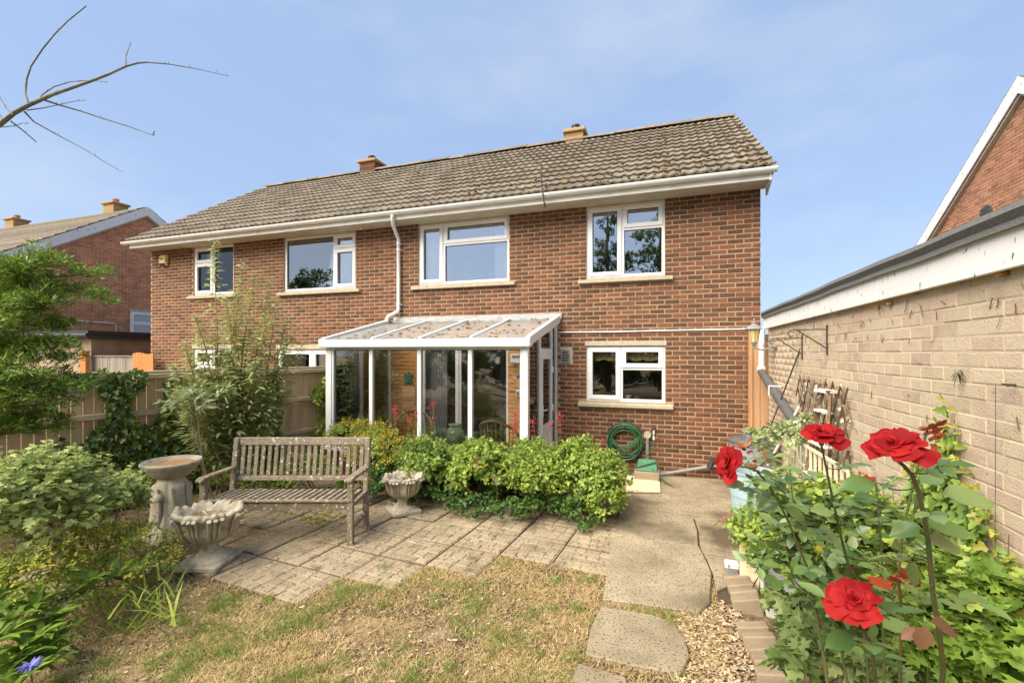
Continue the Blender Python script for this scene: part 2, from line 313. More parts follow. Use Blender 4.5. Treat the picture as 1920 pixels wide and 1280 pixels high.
    def mesh(s, name, m, smooth=False, ang=40):
        me = bpy.data.meshes.new(name); me.from_pydata(s.v, [], s.f)
        me.materials.append(MATS[m])
        if smooth:
            me.polygons.foreach_set('use_smooth', [True]*len(me.polygons))
            try: me.set_sharp_from_angle(angle=R(ang))
            except Exception: pass
        me.update(); return me
    def build(s, name, m, parent=None, smooth=False, bevel=0, ang=40, **tags):
        o = link(name, s.mesh(name, m, smooth, ang), parent)
        if bevel: bev(o, bevel)
        if tags: tag(o, **tags)
        return o
def bev(o, wd, seg=1):
    b = o.modifiers.new('bevel', 'BEVEL'); b.width = wd; b.segments = seg; b.limit_method = 'ANGLE'; b.angle_limit = R(35)
def link(name, me, parent=None):
    o = bpy.data.objects.new(name, me); COL.objects.link(o)
    if parent is not None:
        o.parent = parent
        # every child mesh is written in world coordinates unless its thing is flagged local
        if not parent.get('_local') and parent.parent is None and tuple(parent.location) != (0,0,0): o.location = -Vector(parent.location)
    return o
def tag(o, label=None, cat=None, group=None, kind=None):
    if label: o['label'] = label
    if cat: o['category'] = cat
    if group: o['group'] = group
    if kind: o['kind'] = kind
    return o
LOCALS = []
def thing(name, label, cat, loc=(0,0,0), rz=0, group=None, local=False):
    o = bpy.data.objects.new(name, None); COL.objects.link(o); o.location = loc; o.rotation_euler = (0,0,rz); o.empty_display_size = .1
    if local: o['_local'] = 1; LOCALS.append(o)
    return tag(o, label, cat, group)

def fast_mesh(name, V, T, m, smooth=False):
    me = bpy.data.meshes.new(name); V = np.asarray(V, np.float32); T = np.asarray(T, np.int32)
    k = T.shape[1]
    me.vertices.add(len(V)); me.vertices.foreach_set('co', V.ravel())
    me.loops.add(T.size); me.loops.foreach_set('vertex_index', T.ravel())
    me.polygons.add(len(T)); me.polygons.foreach_set('loop_start', np.arange(0, T.size, k, dtype=np.int32))
    if smooth: me.polygons.foreach_set('use_smooth', np.ones(len(T), bool))
    me.materials.append(MATS[m]); me.update(calc_edges=True); me.validate(); return me

# ------------------------------------------------------------------ leaves
def tmpl(outline, mid=(.45, -.06), fold=.10):
    # fan from a midrib point; outline = list of (u,v); w rises towards the edge
    V = [(mid[0], 0, -fold*.5)] + [(u, v, fold*abs(v)*1.6 - .10*u*u) for u, v in outline]
    n = len(outline); T = [(0, 1+i, 1+(i+1) % n) for i in range(n)]
    return np.array(V), np.array(T)
LEAF = {
 'ovate': tmpl([(0,0),(.18,.20),(.45,.30),(.75,.19),(1,0),(.75,-.19),(.45,-.30),(.18,-.20)]),
 'small': tmpl([(0,0),(.35,.28),(.75,.2),(1,0),(.75,-.2),(.35,-.28)]),
 'lobed': tmpl([(0,0),(.02,.30),(.22,.52),(.38,.24),(.66,.42),(.70,.15),(1.05,0),(.70,-.15),(.66,-.42),(.38,-.24),(.22,-.52),(.02,-.30)], mid=(.3,0), fold=.12),
 'ivy': tmpl([(0,0),(-.05,.28),(.22,.48),(.40,.22),(.66,.24),(1,0),(.66,-.24),(.40,-.22),(.22,-.48),(-.05,-.28)], mid=(.3,0), fold=.14),
 'lance': (np.array([(0,0,0),(.35,.13,.03),(.35,-.13,.03),(.7,.095,-.05),(.7,-.095,-.05),(1,0,-.20),(.35,0,0),(.7,0,-.08)]),
           np.array([(0,6,1),(0,2,6),(1,6,7),(1,7,3),(2,7,6),(2,4,7),(3,7,5),(4,5,7)])),
 'strap': (np.array([(0,.05,0),(0,-.05,0),(.4,.11,.10),(.4,-.11,.10),(.75,.09,.07),(.75,-.09,.07),(1,0,-.06)]), np.array([(0,1,3),(0,3,2),(2,3,5),(2,5,4),(4,5,6)])),
 'needle': (np.array([(0,.085,0),(0,-.085,0),(1,0,.05)]), np.array([(0,1,2)])),
 'blade': (np.array([(0,.032,0),(0,-.032,0),(.55,.024,.08),(.55,-.024,.08),(1,0,-.02)]), np.array([(0,1,3),(0,3,2),(2,3,4)])),
 'yewlet': (np.array([(0,0,0),(.35,.10,.03),(1,0,-.04),(.35,-.10,.03)]), np.array([(0,3,2),(0,2,1)])),
 'chip': (np.array([(0,.18,0),(0,-.2,.02),(1,-.15,0),(.9,.2,.03)]), np.array([(0,1,2),(0,2,3)])),
 'floret': (np.array([(0,0,0),(.5,.35,.1),(1,0,.15),(.5,-.35,.1)]), np.array([(0,3,2),(0,2,1)])),
}
def unit(a): return a/np.maximum(np.linalg.norm(a, axis=-1, keepdims=True), 1e-9)
def leaf_arrays(pos, ax, nr, size, kind):
    V, T = LEAF[kind]; pos = np.asarray(pos, float); n = len(pos)
    ax = unit(np.asarray(ax, float)); nr = np.asarray(nr, float)
    nr = unit(nr - ax*np.sum(ax*nr, 1, keepdims=True)); sd = np.cross(nr, ax); size = np.broadcast_to(size, (n,))
    P = pos[:,None,:] + size[:,None,None]*(V[None,:,0,None]*ax[:,None,:] + V[None,:,1,None]*sd[:,None,:] + V[None,:,2,None]*nr[:,None,:])
    TT = T[None] + (np.arange(n)*len(V))[:,None,None]
    return P.reshape(-1,3), TT.reshape(-1,3)
def leaves(name, pos, ax, nr, size, kind, m, parent, stuff=True):
    if not len(pos): return None
    V, T = leaf_arrays(pos, ax, nr, size, kind)
    o = link(name, fast_mesh(name, V, T, m), parent)
    if stuff: o['kind'] = 'stuff'
    return o
def rnd_dirs(n, zmin=-1.0):
    d = unit(rng.normal(size=(n*3+20,3))); d = d[d[:,2] > zmin][:n]; return d
def crown(blobs, n, clumps=14, crad=.35, zmin=-.35, shell=(.7,1.0), lift=.5, out=.9):
    """leaf positions, axes and normals over lumpy clumps that sit on the surface of each blob (centre, radii)"""
    vol = np.array([b[1][0]*b[1][1]+b[1][0]*b[1][2]+b[1][1]*b[1][2] for b in blobs]); vol = vol/vol.sum()
    PP, AA, NN = [], [], []
    for (c, r), fr in zip(blobs, vol):
        c = np.array(c, float); r = np.array(r, float); k = max(3, int(clumps)); m = int(n*fr)
        cd_ = rnd_dirs(k, zmin); cp = c + cd_*r*rng.uniform(shell[0]*.8, shell[1]*.95, (k,1)); cr = rng.uniform(.65, 1.25, k)*crad*r.mean()
        ix = rng.integers(0, k, m); d = unit(rng.normal(size=(m,3))); d[:,2] = np.where(d[:,2] < -.3, -d[:,2], d[:,2])
        p = cp[ix] + d*cr[ix][:,None]*rng.uniform(.55, 1.05, (m,1))
        outw = unit((p-c)/r)
        nr = unit(d*.7 + outw*out*.6 + np.array([0,0,lift]) + rng.normal(size=(m,3))*.35)
        ax = unit(rng.normal(size=(m,3)) + outw*.7 + np.array([0,0,-.15]))
        PP.append(p); AA.append(ax); NN.append(nr)
    return np.concatenate(PP), np.concatenate(AA), np.concatenate(NN)
def arc(a, b, sag=.0, n=5, jit=.0):
    a, b = Vector(a), Vector(b); out = []
    for i in range(n+1):
        t = i/n; p = a.lerp(b, t); p.z += sag*4*t*(1-t)
        if 0 < i < n and jit: p += Vector((random.uniform(-jit,jit), random.uniform(-jit,jit), random.uniform(-jit,jit)))
        out.append(p)
    return out
def stems_to(base, tips, r0, r1, m, parent, name='stem', spread=.08, sag=.08, n=5, stuff=False):
    for t in tips:
        b = Vector(base)+Vector((random.uniform(-spread,spread), random.uniform(-spread,spread), 0))
        mb = MB().tube(arc(b, t, sag*random.uniform(-.3,1), n, .02), [r0+(r1-r0)*i/n for i in range(n+1)], 5)
        mb.build(name, m, parent, smooth=True)
def shrub(name, label, cat, base, blobs, n, size, kind, m, group=None, clumps=14, crad=.35, stem='bark', nst=6, r0=.012, zmin=-.35, lift=.5, extra=None, szv=.35, shoots=None):
    t = thing(name, label, cat, base, group=group)
    P, A, N_ = crown(blobs, n, clumps, crad, zmin, lift=lift)
    P[:,2] = np.maximum(P[:,2], .02)
    leaves('foliage', P, A, N_, size*rng.uniform(1-szv, 1+szv, len(P)), kind, m, t)
    tips = []
    for i in range(nst):
        c, r = blobs[i % len(blobs)]
        tips.append(Vector(c)+Vector((random.uniform(-.6,.6)*r[0], random.uniform(-.6,.6)*r[1], random.uniform(-.2,.7)*r[2])))
    if nst: stems_to(base, tips, r0, r0*.4, stem, t)
    if extra:
        for (nm, nn, sz, kd, mm, zlo) in extra:
            P, A, N_ = crown(blobs, nn, clumps, crad, zlo, shell=(.9,1.08), lift=.8)
            leaves(nm, P, A, N_, sz*rng.uniform(.7,1.3,len(P)), kd, mm, t)
    if shoots: sprigs(t, blobs, *shoots)
    return t

def sprigs(t, blobs, n, length, size, kind, m, stem='green_stem', per=11, zmin=.15):
    """loose young shoots that stand out of the mass of a shrub, so its outline is ragged"""
    PX, AX, NX, SX = [], [], [], []; mb = MB()
    for i in range(n):
        c, r = blobs[i % len(blobs)]; d = Vector(rnd_dirs(1, zmin)[0]); p = Vector(c)+Vector((d.x*r[0], d.y*r[1], d.z*r[2]))*.85
        dd = (d*.6+Vector((random.uniform(-.5,.5), random.uniform(-.5,.5), random.uniform(.3,1.1)))).normalized(); L_ = length*random.uniform(.5,1.25)
        q = p+dd*L_+Vector((0,0,-.15*L_)); pts = arc(p, q, .08*L_, 4, .006); mb.tube(pts, [.0028,.0026,.0022,.0018,.0012], 4)
        for k in range(per):
            f = .15+.85*k/per; e = min(3, int(f*4)); b = pts[e].lerp(pts[e+1], f*4-e); a = k*2.4+i; sz = size*(1.15-.55*f)*random.uniform(.8,1.2)
            PX.append(b); AX.append((math.cos(a)+dd.x*.5, math.sin(a)+dd.y*.5, random.uniform(0,.6))); NX.append((random.gauss(0,.3), random.gauss(0,.3), 1)); SX.append(sz)
    mb.build('shoot_stems', stem, t, kind='stuff'); leaves('shoot_leaves', np.array(PX), np.array(AX), np.array(NX), np.array(SX), kind, m, t)
# ------------------------------------------------------------------ ground
MB().grid(lambda u, v: ((u-.5)*500, (v-.5)*500, 0), 8, 8).build('ground', 'soil', kind='structure')

# ------------------------------------------------------------------ brickwork helpers
def lay(u0, u1, z0, z1, ops, L=.225, H=.073, J=.012, ref=0.0):
    out = []; i = 0; z = z0
    while z < z1-.02:
        za, zb = z+J/2, min(z+H-J/2, z1); off = ref + (0 if i % 2 else L/2)
        k0 = math.floor((u0-off)/L)-1; k1 = math.ceil((u1-off)/L)+1
        for k in range(k0, k1):
            segs = [(max(off+k*L+J/2, u0), min(off+(k+1)*L-J/2, u1))]
            for (a, b, c, d) in ops:
                if zb > c+.03 and za < d-.03:
                    ns = []
                    for (s, e) in segs:
                        if e <= a or s >= b: ns.append((s, e))
                        else:
                            if s < a: ns.append((s, a-.004))
                            if e > b: ns.append((b+.004, e))
                    segs = ns
            for s, e in segs:
                if e-s > .035: out.append((s, e, za, zb, abs((e-s)-(L-J)) < .002))
        z += H; i += 1
    return out
def brick_geo(l, h, c=.0035, dep=.03):
    x, z = l/2, h/2
    V = [(-x+c,0,-z+c),(x-c,0,-z+c),(x-c,0,z-c),(-x+c,0,z-c),(-x,c,-z),(x,c,-z),(x,c,z),(-x,c,z),(-x,dep,-z),(x,dep,-z),(x,dep,z),(-x,dep,z)]
    Fq = [(0,1,2,3)]+[(i+4,(i+1)%4+4,(i+1)%4,i) for i in range(4)]+[(i+8,(i+1)%4+8,(i+1)%4+4,i+4) for i in range(4)]
    return V, Fq
def brickwork(name, bricks, place, rotz, m, parent, top=300, ok=None, dep=.03, jit=.003):
    """the `top` whole bricks that show largest become parts of their own, the rest one mesh"""
    def area(b):
        p = place((b[0]+b[1])/2, (b[2]+b[3])/2); dz = depth(p)
        if dz < .3: return 0
        pa, pb = place(b[0], b[2]), place(b[1], b[2])
        def px(q): return ((q[0]-CX)*C_+(q[1]-CY)*S_)/max(depth(q), .2)
        if abs(px(p)) > 1.14 or (ok and not ok((b[0]+b[1])/2, (b[2]+b[3])/2)): return 0
        return abs(px(pa)-px(pb))*(b[3]-b[2])/dz
    full = sorted([b for b in bricks if b[4]], key=area, reverse=True)[:top]
    full = [b for b in full if area(b) > 0]; fs = set(full)
    cz, sz = math.cos(rotz), math.sin(rotz); cache = {}
    for b in full:
        key = (round(b[1]-b[0],3), round(b[3]-b[2],3))
        if key not in cache:
            V, Fq = brick_geo(*key, dep=dep); mb = MB().add(V, Fq); cache[key] = mb.mesh(name, m)
        o = link(name, cache[key], parent); p = place((b[0]+b[1])/2, (b[2]+b[3])/2); j = random.uniform(-jit, jit)
        o.location = Vector((p[0]-sz*j, p[1]+cz*j, p[2])) + o.location; o.rotation_euler = (0, random.uniform(-.006,.006), rotz)
    VV, FF = [], []
    for b in bricks:
        if b in fs: continue
        V, Fq = brick_geo(b[1]-b[0], b[3]-b[2], dep=dep); p = place((b[0]+b[1])/2, (b[2]+b[3])/2); j = random.uniform(-jit, jit); o = len(VV)
        VV += [(p[0]+x*cz-(y+j)*sz, p[1]+x*sz+(y+j)*cz, p[2]+z) for x, y, z in V]; FF += [tuple(i+o for i in f) for f in Fq]
    if VV:
        ob = link('brickwork', fast_mesh('brickwork', VV, FF, m), parent); ob['kind'] = 'stuff'
def cells(u0, u1, z0, z1, ops):
    us = sorted({u0, u1, *[min(max(o[0],u0),u1) for o in ops], *[min(max(o[1],u0),u1) for o in ops]})
    zs = sorted({z0, z1, *[min(max(o[2],z0),z1) for o in ops], *[min(max(o[3],z0),z1) for o in ops]})
    for a, b in zip(us, us[1:]):
        for c, d in zip(zs, zs[1:]):
            m, n = (a+b)/2, (c+d)/2
            if not any(o[0] < m < o[1] and o[2] < n < o[3] for o in ops): yield a, b, c, d

# ------------------------------------------------------------------ the semi-detached pair
house = thing('semi_detached_house', 'pair of red brick semi-detached houses with brown tiled roof and white windows', 'house')
WIN = {'u': (-2.59,-1.345,3.17,4.365), 'k': (-2.59,-1.34,1.135,2.05), 'm': (-5.77,-3.95,3.21,4.365), 'n': (-9.01,-7.18,3.23,4.365), 'l': (-11.67,-10.43,3.26,4.365),
       'd': (-9.2,-7.35,.08,2.01), 'g': (-11.67,-10.43,1.1,2.03)}
PATIO = (-5.74,-3.97,.08,2.12)
ORG = (-6.36,-3.075,0,2.50)
VENT = (-3.02,-2.86,1.77,1.99)
lint = [(a-.02,b+.02,d,d+.085) for a,b,c,d in (WIN['k'],WIN['d'],WIN['g'])]
sills = [(a-.13,b+.12,c-.085,c) for k,(a,b,c,d) in WIN.items() if k != 'd']
ops = list(WIN.values())
mb = MB()
for a,b,c,d in cells(-13.08, 0, -.3, 4.42, ops+[ORG, VENT]): mb.box(a,b,.0035,.28,c,d)
wall = mb.build('wall', 'mortar', house)
mb = MB()
for a,b,c,d in cells(*ORG, [PATIO]): mb.box(a,b,.007,.28,c,d)
owall = mb.build('painted_wall', 'mortar_orange', house)
bk = lay(-13.08, 0, 0.0, 4.40, ops+lint+sills+[ORG, VENT])
brickwork('brick', bk, lambda u, z: Vector((u, 0, z)), 0, 'brick', wall, 300, ok=lambda u, z: u > -3.0 and z > 1.0)
bo = lay(ORG[0], ORG[1], 0.0, ORG[3], [PATIO])
brickwork('brick', bo, lambda u, z: Vector((u, 0.002, z)), 0, 'brick_orange', owall, 120, ok=lambda u, z: (u < -5.75 or u > -3.97) and z > .5)
# plinth and end walls, back wall
MB().box(-13.08, 0, 6.6, 6.85, -.3, 4.42).build('back_wall', 'brick', house)
for x0, x1 in ((-.25, 0), (-13.08, -12.83)):
    MB().prismX([(.281,-.3),(6.59,-.3),(6.59,4.45),(3.4,6.85),(.281,4.7)], x0+.001, x1-.001).build('gable_wall', 'brick', house)
mb = MB().box(-12.8,-.26,2.6,2.7,0,4.4); mb.box(-12.8,-.26,.3,6.55,2.42,2.62); mb.box(-12.8,-.26,.3,6.55,-.02,.04); mb.box(-12.8,-.26,.3,6.55,4.42,4.46); mb.box(-6.3,-6.2,.3,2.6,.04,4.4)
mb.build('interior', 'interior', house)

def window(op, panes, glass, fw=.062, y=.035, sill=True, name='window'):
    a, b, c, d = op; W, H = b-a, d-c
    mb = MB(); bw = .05
    mb.box(a,b,y,y+.07,c,c+bw).box(a,b,y,y+.07,d-bw,d).box(a,a+bw,y,y+.07,c+bw,d-bw).box(b-bw,b,y,y+.07,c+bw,d-bw)
    edgesx = sorted({p[0] for p in panes}|{p[1] for p in panes})
    for e in edgesx[1:-1]:
        x = a+e*W
        zlo = c+min(p[2] for p in panes if abs(p[0]-e) < 1e-6 or abs(p[1]-e) < 1e-6)*H
        mb.box(x-.03, x+.03, y+.003, y+.067, c+bw, d-bw)
    for p in panes:
        if p[2] > 0:
            z = c+p[2]*H; mb.box(a+p[0]*W+.03, a+p[1]*W-.03, y+.004, y+.066, z-.028, z+.028)
    f = mb.build(name, 'white_upvc', house, bevel=.004)
    for p in panes:
        x0 = a+p[0]*W+(bw if p[0] == 0 else .03); x1 = a+p[1]*W-(bw if p[1] == 1 else .03)
        z0 = c+p[2]*H+(bw if p[2] == 0 else .028); z1 = c+p[3]*H-(bw if p[3] == 1 else .028)
        if p[4]:
            e = .018; w2 = .052; q = MB()
            q.box(x0-e,x1+e,y-.016,y+.03,z0-e,z0+w2).box(x0-e,x1+e,y-.016,y+.03,z1-w2,z1+e).box(x0-e,x0+w2,y-.016,y+.03,z0+w2,z1-w2).box(x1-w2,x1+e,y-.016,y+.03,z0+w2,z1-w2)
            q.build('sash', 'white_upvc', f, bevel=.006)
            g = MB().box(x0+.004,x0+w2-.004+0,0,0,0,0) if False else None
            x0 += w2; x1 -= w2; z0 += w2; z1 -= w2
        gk = MB().box(x0-.004,x1+.004,y+.031,y+.034,z0-.004,z0+.008).box(x0-.004,x1+.004,y+.031,y+.034,z1-.008,z1+.004).box(x0-.004,x0+.008,y+.031,y+.034,z0+.008,z1-.008).box(x1-.008,x1+.004,y+.031,y+.034,z0+.008,z1-.008)
        gk.build('gasket', 'black_plastic', f)
        MB().box(x0-.01,x1+.01,y+.036,y+.040,z0-.01,z1+.01).build('pane', glass, f)
    if sill:
        MB().add([(a-.13,-.065,c-.085),(b+.12,-.065,c-.085),(b+.12,.10,c-.085),(a-.13,.10,c-.085),(a-.13,-.065,c-.028),(b+.12,-.065,c-.028),(b+.12,.10,c-.003),(a-.13,.10,c-.003)],
                 [(0,3,2,1),(4,5,6,7),(0,1,5,4),(1,2,6,5),(2,3,7,6),(3,0,4,7)]).build('sill', 'stone_sill', f, bevel=.006)
    return f
wu = window(WIN['u'], [(0,.47,0,1,1),(.47,1,.66,1,1),(.47,1,0,.66,0)], 'glass_up')
wk = window(WIN['k'], [(0,.45,0,1,1),(.45,1,.60,1,1),(.45,1,0,.60,0)], 'glass_low')
wm = window(WIN['m'], [(0,.285,0,1,1),(.285,1,.64,1,1),(.285,1,0,.64,0)], 'glass_up')
wn = window(WIN['n'], [(0,.70,0,1,0),(.70,1,.72,1,1),(.70,1,0,.72,1)], 'glass_up')
wl = window(WIN['l'], [(0,.48,.66,1,1),(0,.48,0,.66,1),(.48,1,0,1,0)], 'glass_low')
wg = window(WIN['g'], [(0,.48,.6,1,1),(0,.48,0,.6,1),(.48,1,0,1,0)], 'glass_low')
wd_ = window(WIN['d'], [(0,.5,0,1,1),(.5,1,0,1,1)], 'glass_low', sill=False, name='french_door')
wp = window(PATIO, [(0,.46,0,1,1),(.46,1,0,1,0)], 'glass_low', sill=False, name='patio_door')
for (a,b,c,d) in lint: MB().box(a,b,-.012,.10,c+.002,d-.006).build('lintel', 'stone_sill', house, bevel=.005)
# curtains, blinds and the kitchen valance behind the panes
def drape(x0, x1, z0, z1, y, folds, m='curtain', name='curtain', flare=0):
    MB().grid(lambda u, v: (x0+(x1-x0)*u + flare*(1-v)*(u-.0), y+.02*math.sin(u*folds*6.283), z0+(z1-z0)*v), folds*6, 2).build(name, m, house, smooth=True, ang=80)
drape(-5.72, -5.3, 3.22, 4.34, .16, 9); drape(-4.28, -3.98, 3.22, 4.34, .16, 7); drape(-5.70, -5.26, .15, 2.05, .2, 8)
for (x0,x1,z0,z1) in ((-11.6,-10.5,3.62,4.33),(-10.95,-10.5,1.2,2.0),(-9.1,-7.4,1.2,1.95)):
    k = int((z1-z0)/.042)
    mb = MB()
    for i in range(k): mb.obox(((x0+x1)/2, .17, z0+i*.042), (x1-x0, .045, .004), Matrix.Rotation(R(35), 3, 'X'))
    mb.build('blind', 'blind', house)
MB().grid(lambda u, v: (-2.54+1.15*u, .2+.015*math.sin(u*60), 1.995-(1-v)*(.17+.025*abs(math.sin(u*17)))), 60, 2).build('valance', 'valance', house, smooth=True)

# eaves
MB().box(-13.14,.075,-.425,-.402,4.355,4.51).build('fascia', 'white_weathered', house)
MB().box(-13.13,.06,-.401,.02,4.367,4.381).build('soffit', 'soffit', house)
prof = [(-.475+.062*math.cos(a), 4.492+.062*math.sin(a)) for a in [math.pi+i*math.pi/9 for i in range(10)]] + [(-.475+.054*math.cos(a), 4.494+.052*math.sin(a)) for a in [2*math.pi-i*math.pi/9 for i in range(10)]]
mb = MB(); n = len(prof)
for x in (-13.22, .105):
    for p in prof: mb.v.append((x, p[0], p[1]))
for i in range(n): mb.f.append((i, (i+1)%n, n+(i+1)%n, n+i))
gut = mb.build('gutter', 'white_upvc', house, smooth=True)
MB().prismX([(-.475+.066*math.cos(a), 4.492+.066*math.sin(a)) for a in [math.pi+i*math.pi/9 for i in range(10)]], .10, .12).build('end_cap', 'white_weathered', gut)
MB().prismX([(-.475+.066*math.cos(a), 4.492+.066*math.sin(a)) for a in [math.pi+i*math.pi/9 for i in range(10)]], -13.235, -13.215).build('end_cap', 'white_weathered', gut)
for i in range(15):
    x = -.35-i*.92
    MB().prismX([(-.475+.068*math.cos(a), 4.490+.068*math.sin(a)) for a in [math.pi+k*math.pi/9 for k in range(10)]]+[(-.475+.0625*math.cos(a), 4.492+.0625*math.sin(a)) for a in [2*math.pi-k*math.pi/9 for k in range(10)]], x-.03, x+.03).build('bracket', 'white_weathered', gut)
dp = MB().tube([(-6.02,-.475,4.44),(-6.02,-.475,4.36),(-6.08,-.36,4.28),(-6.14,-.16,4.17),(-6.16,-.06,4.10),(-6.16,-.06,3.3),(-6.16,-.06,2.78),(-6.17,-.07,2.72),(-6.30,-.20,2.62),(-6.32,-.22,2.52)], .034, 12).build('downpipe', 'white_upvc', house, smooth=True, ang=60)
for z in (4.02, 3.9, 2.86):
    MB().tube([(-6.16,-.06,z-.02),(-6.16,-.06,z+.02)], .041, 12).box(-6.21,-6.11,-.02,-.002,z-.012,z+.012).build('clip', 'white_upvc', dp, smooth=True)

# roof
EY, EZ, RY, RZ = -.465, 4.515, 3.40, 7.09
TH_ = math.atan2(RZ-EZ, RY-EY); SL = math.hypot(RY-EY, RZ-EZ); ct, st = math.cos(TH_), math.sin(TH_)
X0R, X1R = -13.22, .11
roof = MB().prismX([(EY+.06,EZ-.015),(RY,RZ-.05),(7.26,4.5),(7.26,4.42),(RY,RZ-.16),(EY+.06,EZ-.10)], X0R+.02, X1R-.02).build('roof', 'far_roof', house)
TW, TG, TLn = .2956, .345, .40
def tile_geo(l=TLn, w=TW):
    pr = [(u*w/10, .017*max(-.15, math.cos(4*math.pi*u/10+.0))) for u in range(11)]
    V = [(x-w/2, 0, z+.042) for x, z in pr]+[(x-w/2, l, z+.002) for x, z in pr]+[(x-w/2, .004, z+.012) for x, z in pr]
    Fq = [(i,i+1,12+i,11+i) for i in range(10)]+[(22+i,23+i,i+1,i) for i in range(10)]
    Fq += [(0,11,22),(10,32,21)]
    return V, Fq
Vt, Ft = tile_geo(); tm = MB().add(Vt, Ft).mesh('tile', 'roof_tile')
rows = int(SL/TG)+1; ncol = int(round((X1R-X0R)/TW)); tl = []
for r in range(rows):
    for c in range(ncol):
        x = X1R-TW/2-c*TW+random.uniform(-.003,.003); d = r*TG+random.uniform(-.006,.006)
        if d+.2 < SL: tl.append((x, EY+d*ct, EZ+d*st, random.uniform(-.006,.006), random.uniform(-.012,.012)))
tl.sort(key=lambda p: depth(p))
for (x,y,z,a,b) in tl[:300]:
    o = link('tile', tm, roof); o.location = (x,y,z); o.rotation_euler = (TH_+a, b*.4, b)
VV, FF = [], []
for (x,y,z,a,b) in tl[300:]:
    M = Matrix.Rotation(b,3,'Z') @ Matrix.Rotation(TH_+a,3,'X'); o = len(VV)
    VV += [tuple(M @ Vector(v)+Vector((x,y,z))) for v in Vt]; FF += [tuple(i+o for i in f) for f in Ft]
mb = MB(); mb.v = VV; mb.f = FF; mb.build('tiling', 'roof_tile', roof, kind='stuff')
rm = MB().grid(lambda u, v: (u*.44, .13*math.cos(math.pi*(v*.9+.05)), .11*math.sin(math.pi*(v*.9+.05))), 1, 8).mesh('ridge_tile', 'roof_tile', True)
for i in range(31):
    o = link('ridge_tile', rm, roof); o.location = (X0R+.01+i*.4288, RY, RZ-.03+random.uniform(-.008,.006)); o.rotation_euler = (0, random.uniform(-.015,.015), 0)
mb = MB()
for i in range(420):
    d = random.random()**1.6*SL*.9; x = random.choice([random.uniform(-5,.1), random.uniform(-13,0), -.15+random.gauss(0,.12)-random.choice([0,.6,1.2,2.1,3.3])])
    if x > .15: continue
    y, z = EY+d*ct, EZ+d*st; r = random.uniform(.012,.034); mb.blob((x,y-.01,z+.035), r, r*.7, 5)
mb.build('moss', 'roof_moss', roof, kind='stuff')
MB().prismX([(EY+.02,EZ-.04),(RY,RZ-.06),(RY,RZ-.22),(EY+.02,EZ-.18)], .035, .06).build('bargeboard', 'white_weathered', house)
MB().prismX([(-.40,4.365),(-.02,4.365),(-.02,4.25),(-.10,4.25)], .062, .08).build('eave_end_board', 'white_weathered', house)
def chimney(x, y, wd, dp_, ztop, zb, pot, parent, m='chimney_brick'):
    st_ = MB(); z = zb; i = 0
    while z < ztop-.08:
        st_.box(x-wd/2, x+wd/2, y-dp_/2, y+dp_/2, z+.006, min(z+.075, ztop-.08)); z += .075; i += 1
    st_.box(x-wd/2+.01, x+wd/2-.01, y-dp_/2+.01, y+dp_/2-.01, zb-.2, ztop-.09)
    s = st_.build('chimney', m, parent)
    MB().box(x-wd/2-.06, x+wd/2+.06, y-dp_/2-.06, y+dp_/2+.06, ztop-.08, ztop).build('chimney_cap', 'chimney_brick', s, bevel=.015)
    MB().lathe([(.10,0),(.11,.02),(.10,.04),(.09,.12),(.105,.13),(.105,.17),(.07,.17)], 12, (x,y,ztop)).build('chimney_pot', pot, s, smooth=True)
chimney(-9.33, 3.5, .50, .45, 7.40, 6.8, 'dark_metal', house, 'brick'); chimney(-3.43, 3.5, .43, .42, 7.34, 6.8, 'dark_metal', house)
p = atY(1018, 372, -.55)
MB().tube([(p.x,-.40,4.30),(p.x+.01,-.53,4.36),(p.x-.02,-.55,4.6),(p.x-.03,-.55,4.98)], .011, 6).build('aerial_pole', 'dark_metal', house, smooth=True)
# small fittings on the facade
MB().tube([(-3.06,-.012,2.285),(-2.2,-.014,2.279),(-1.2,-.014,2.288),(-.12,-.012,2.292)], .011, 6).build('cable', 'white_upvc', house, smooth=True)
mb = MB().box(VENT[0],VENT[1],-.012,-.002,VENT[3]-.02,VENT[3]).box(VENT[0],VENT[1],-.012,-.002,VENT[2],VENT[2]+.02).box(VENT[0],VENT[0]+.02,-.012,-.002,VENT[2]+.02,VENT[3]-.02).box(VENT[1]-.02,VENT[1],-.012,-.002,VENT[2]+.02,VENT[3]-.02)
v_ = mb.build('air_vent', 'grey_metal', house)
MB().box(VENT[0]-.03,VENT[1]+.035,-.004,.05,VENT[3]+.001,VENT[3]+.04).box(VENT[1]+.001,VENT[1]+.04,-.004,.05,VENT[2]-.03,VENT[3]).build('vent_surround', 'stone_sill', v_)
for i in range(7): MB().obox(((VENT[0]+VENT[1])/2,.0,VENT[2]+.035+i*.025), (VENT[1]-VENT[0]-.04,.028,.004), Matrix.Rotation(R(-40),3,'X')).build('louvre', 'grey_metal', v_)
MB().box(VENT[0],VENT[1],.03,.05,VENT[2],VENT[3]).build('vent_back', 'dark_metal', v_)
p = atY(1310, 833, 0)
MB().box(p.x-.008,p.x+.008,-.02,-.002,p.z-.055,p.z+.05).build('wall_tie', 'rusty_iron', house)
p = atY(677, 427, -.12)
sl = MB().tube([(p.x,-.002,p.z+.10),(p.x,-.06,p.z+.08)], .02, 8).build('security_light', 'white_upvc', house, smooth=True)
MB().lathe([(.02,0),(.045,.03),(.05,.09),(.03,.11)], 12, (p.x-.02,-.10,p.z-.02)).build('light_head', 'white_upvc', sl, smooth=True)
p = atY(311, 489, 0); ax_, az_ = p.x, p.z
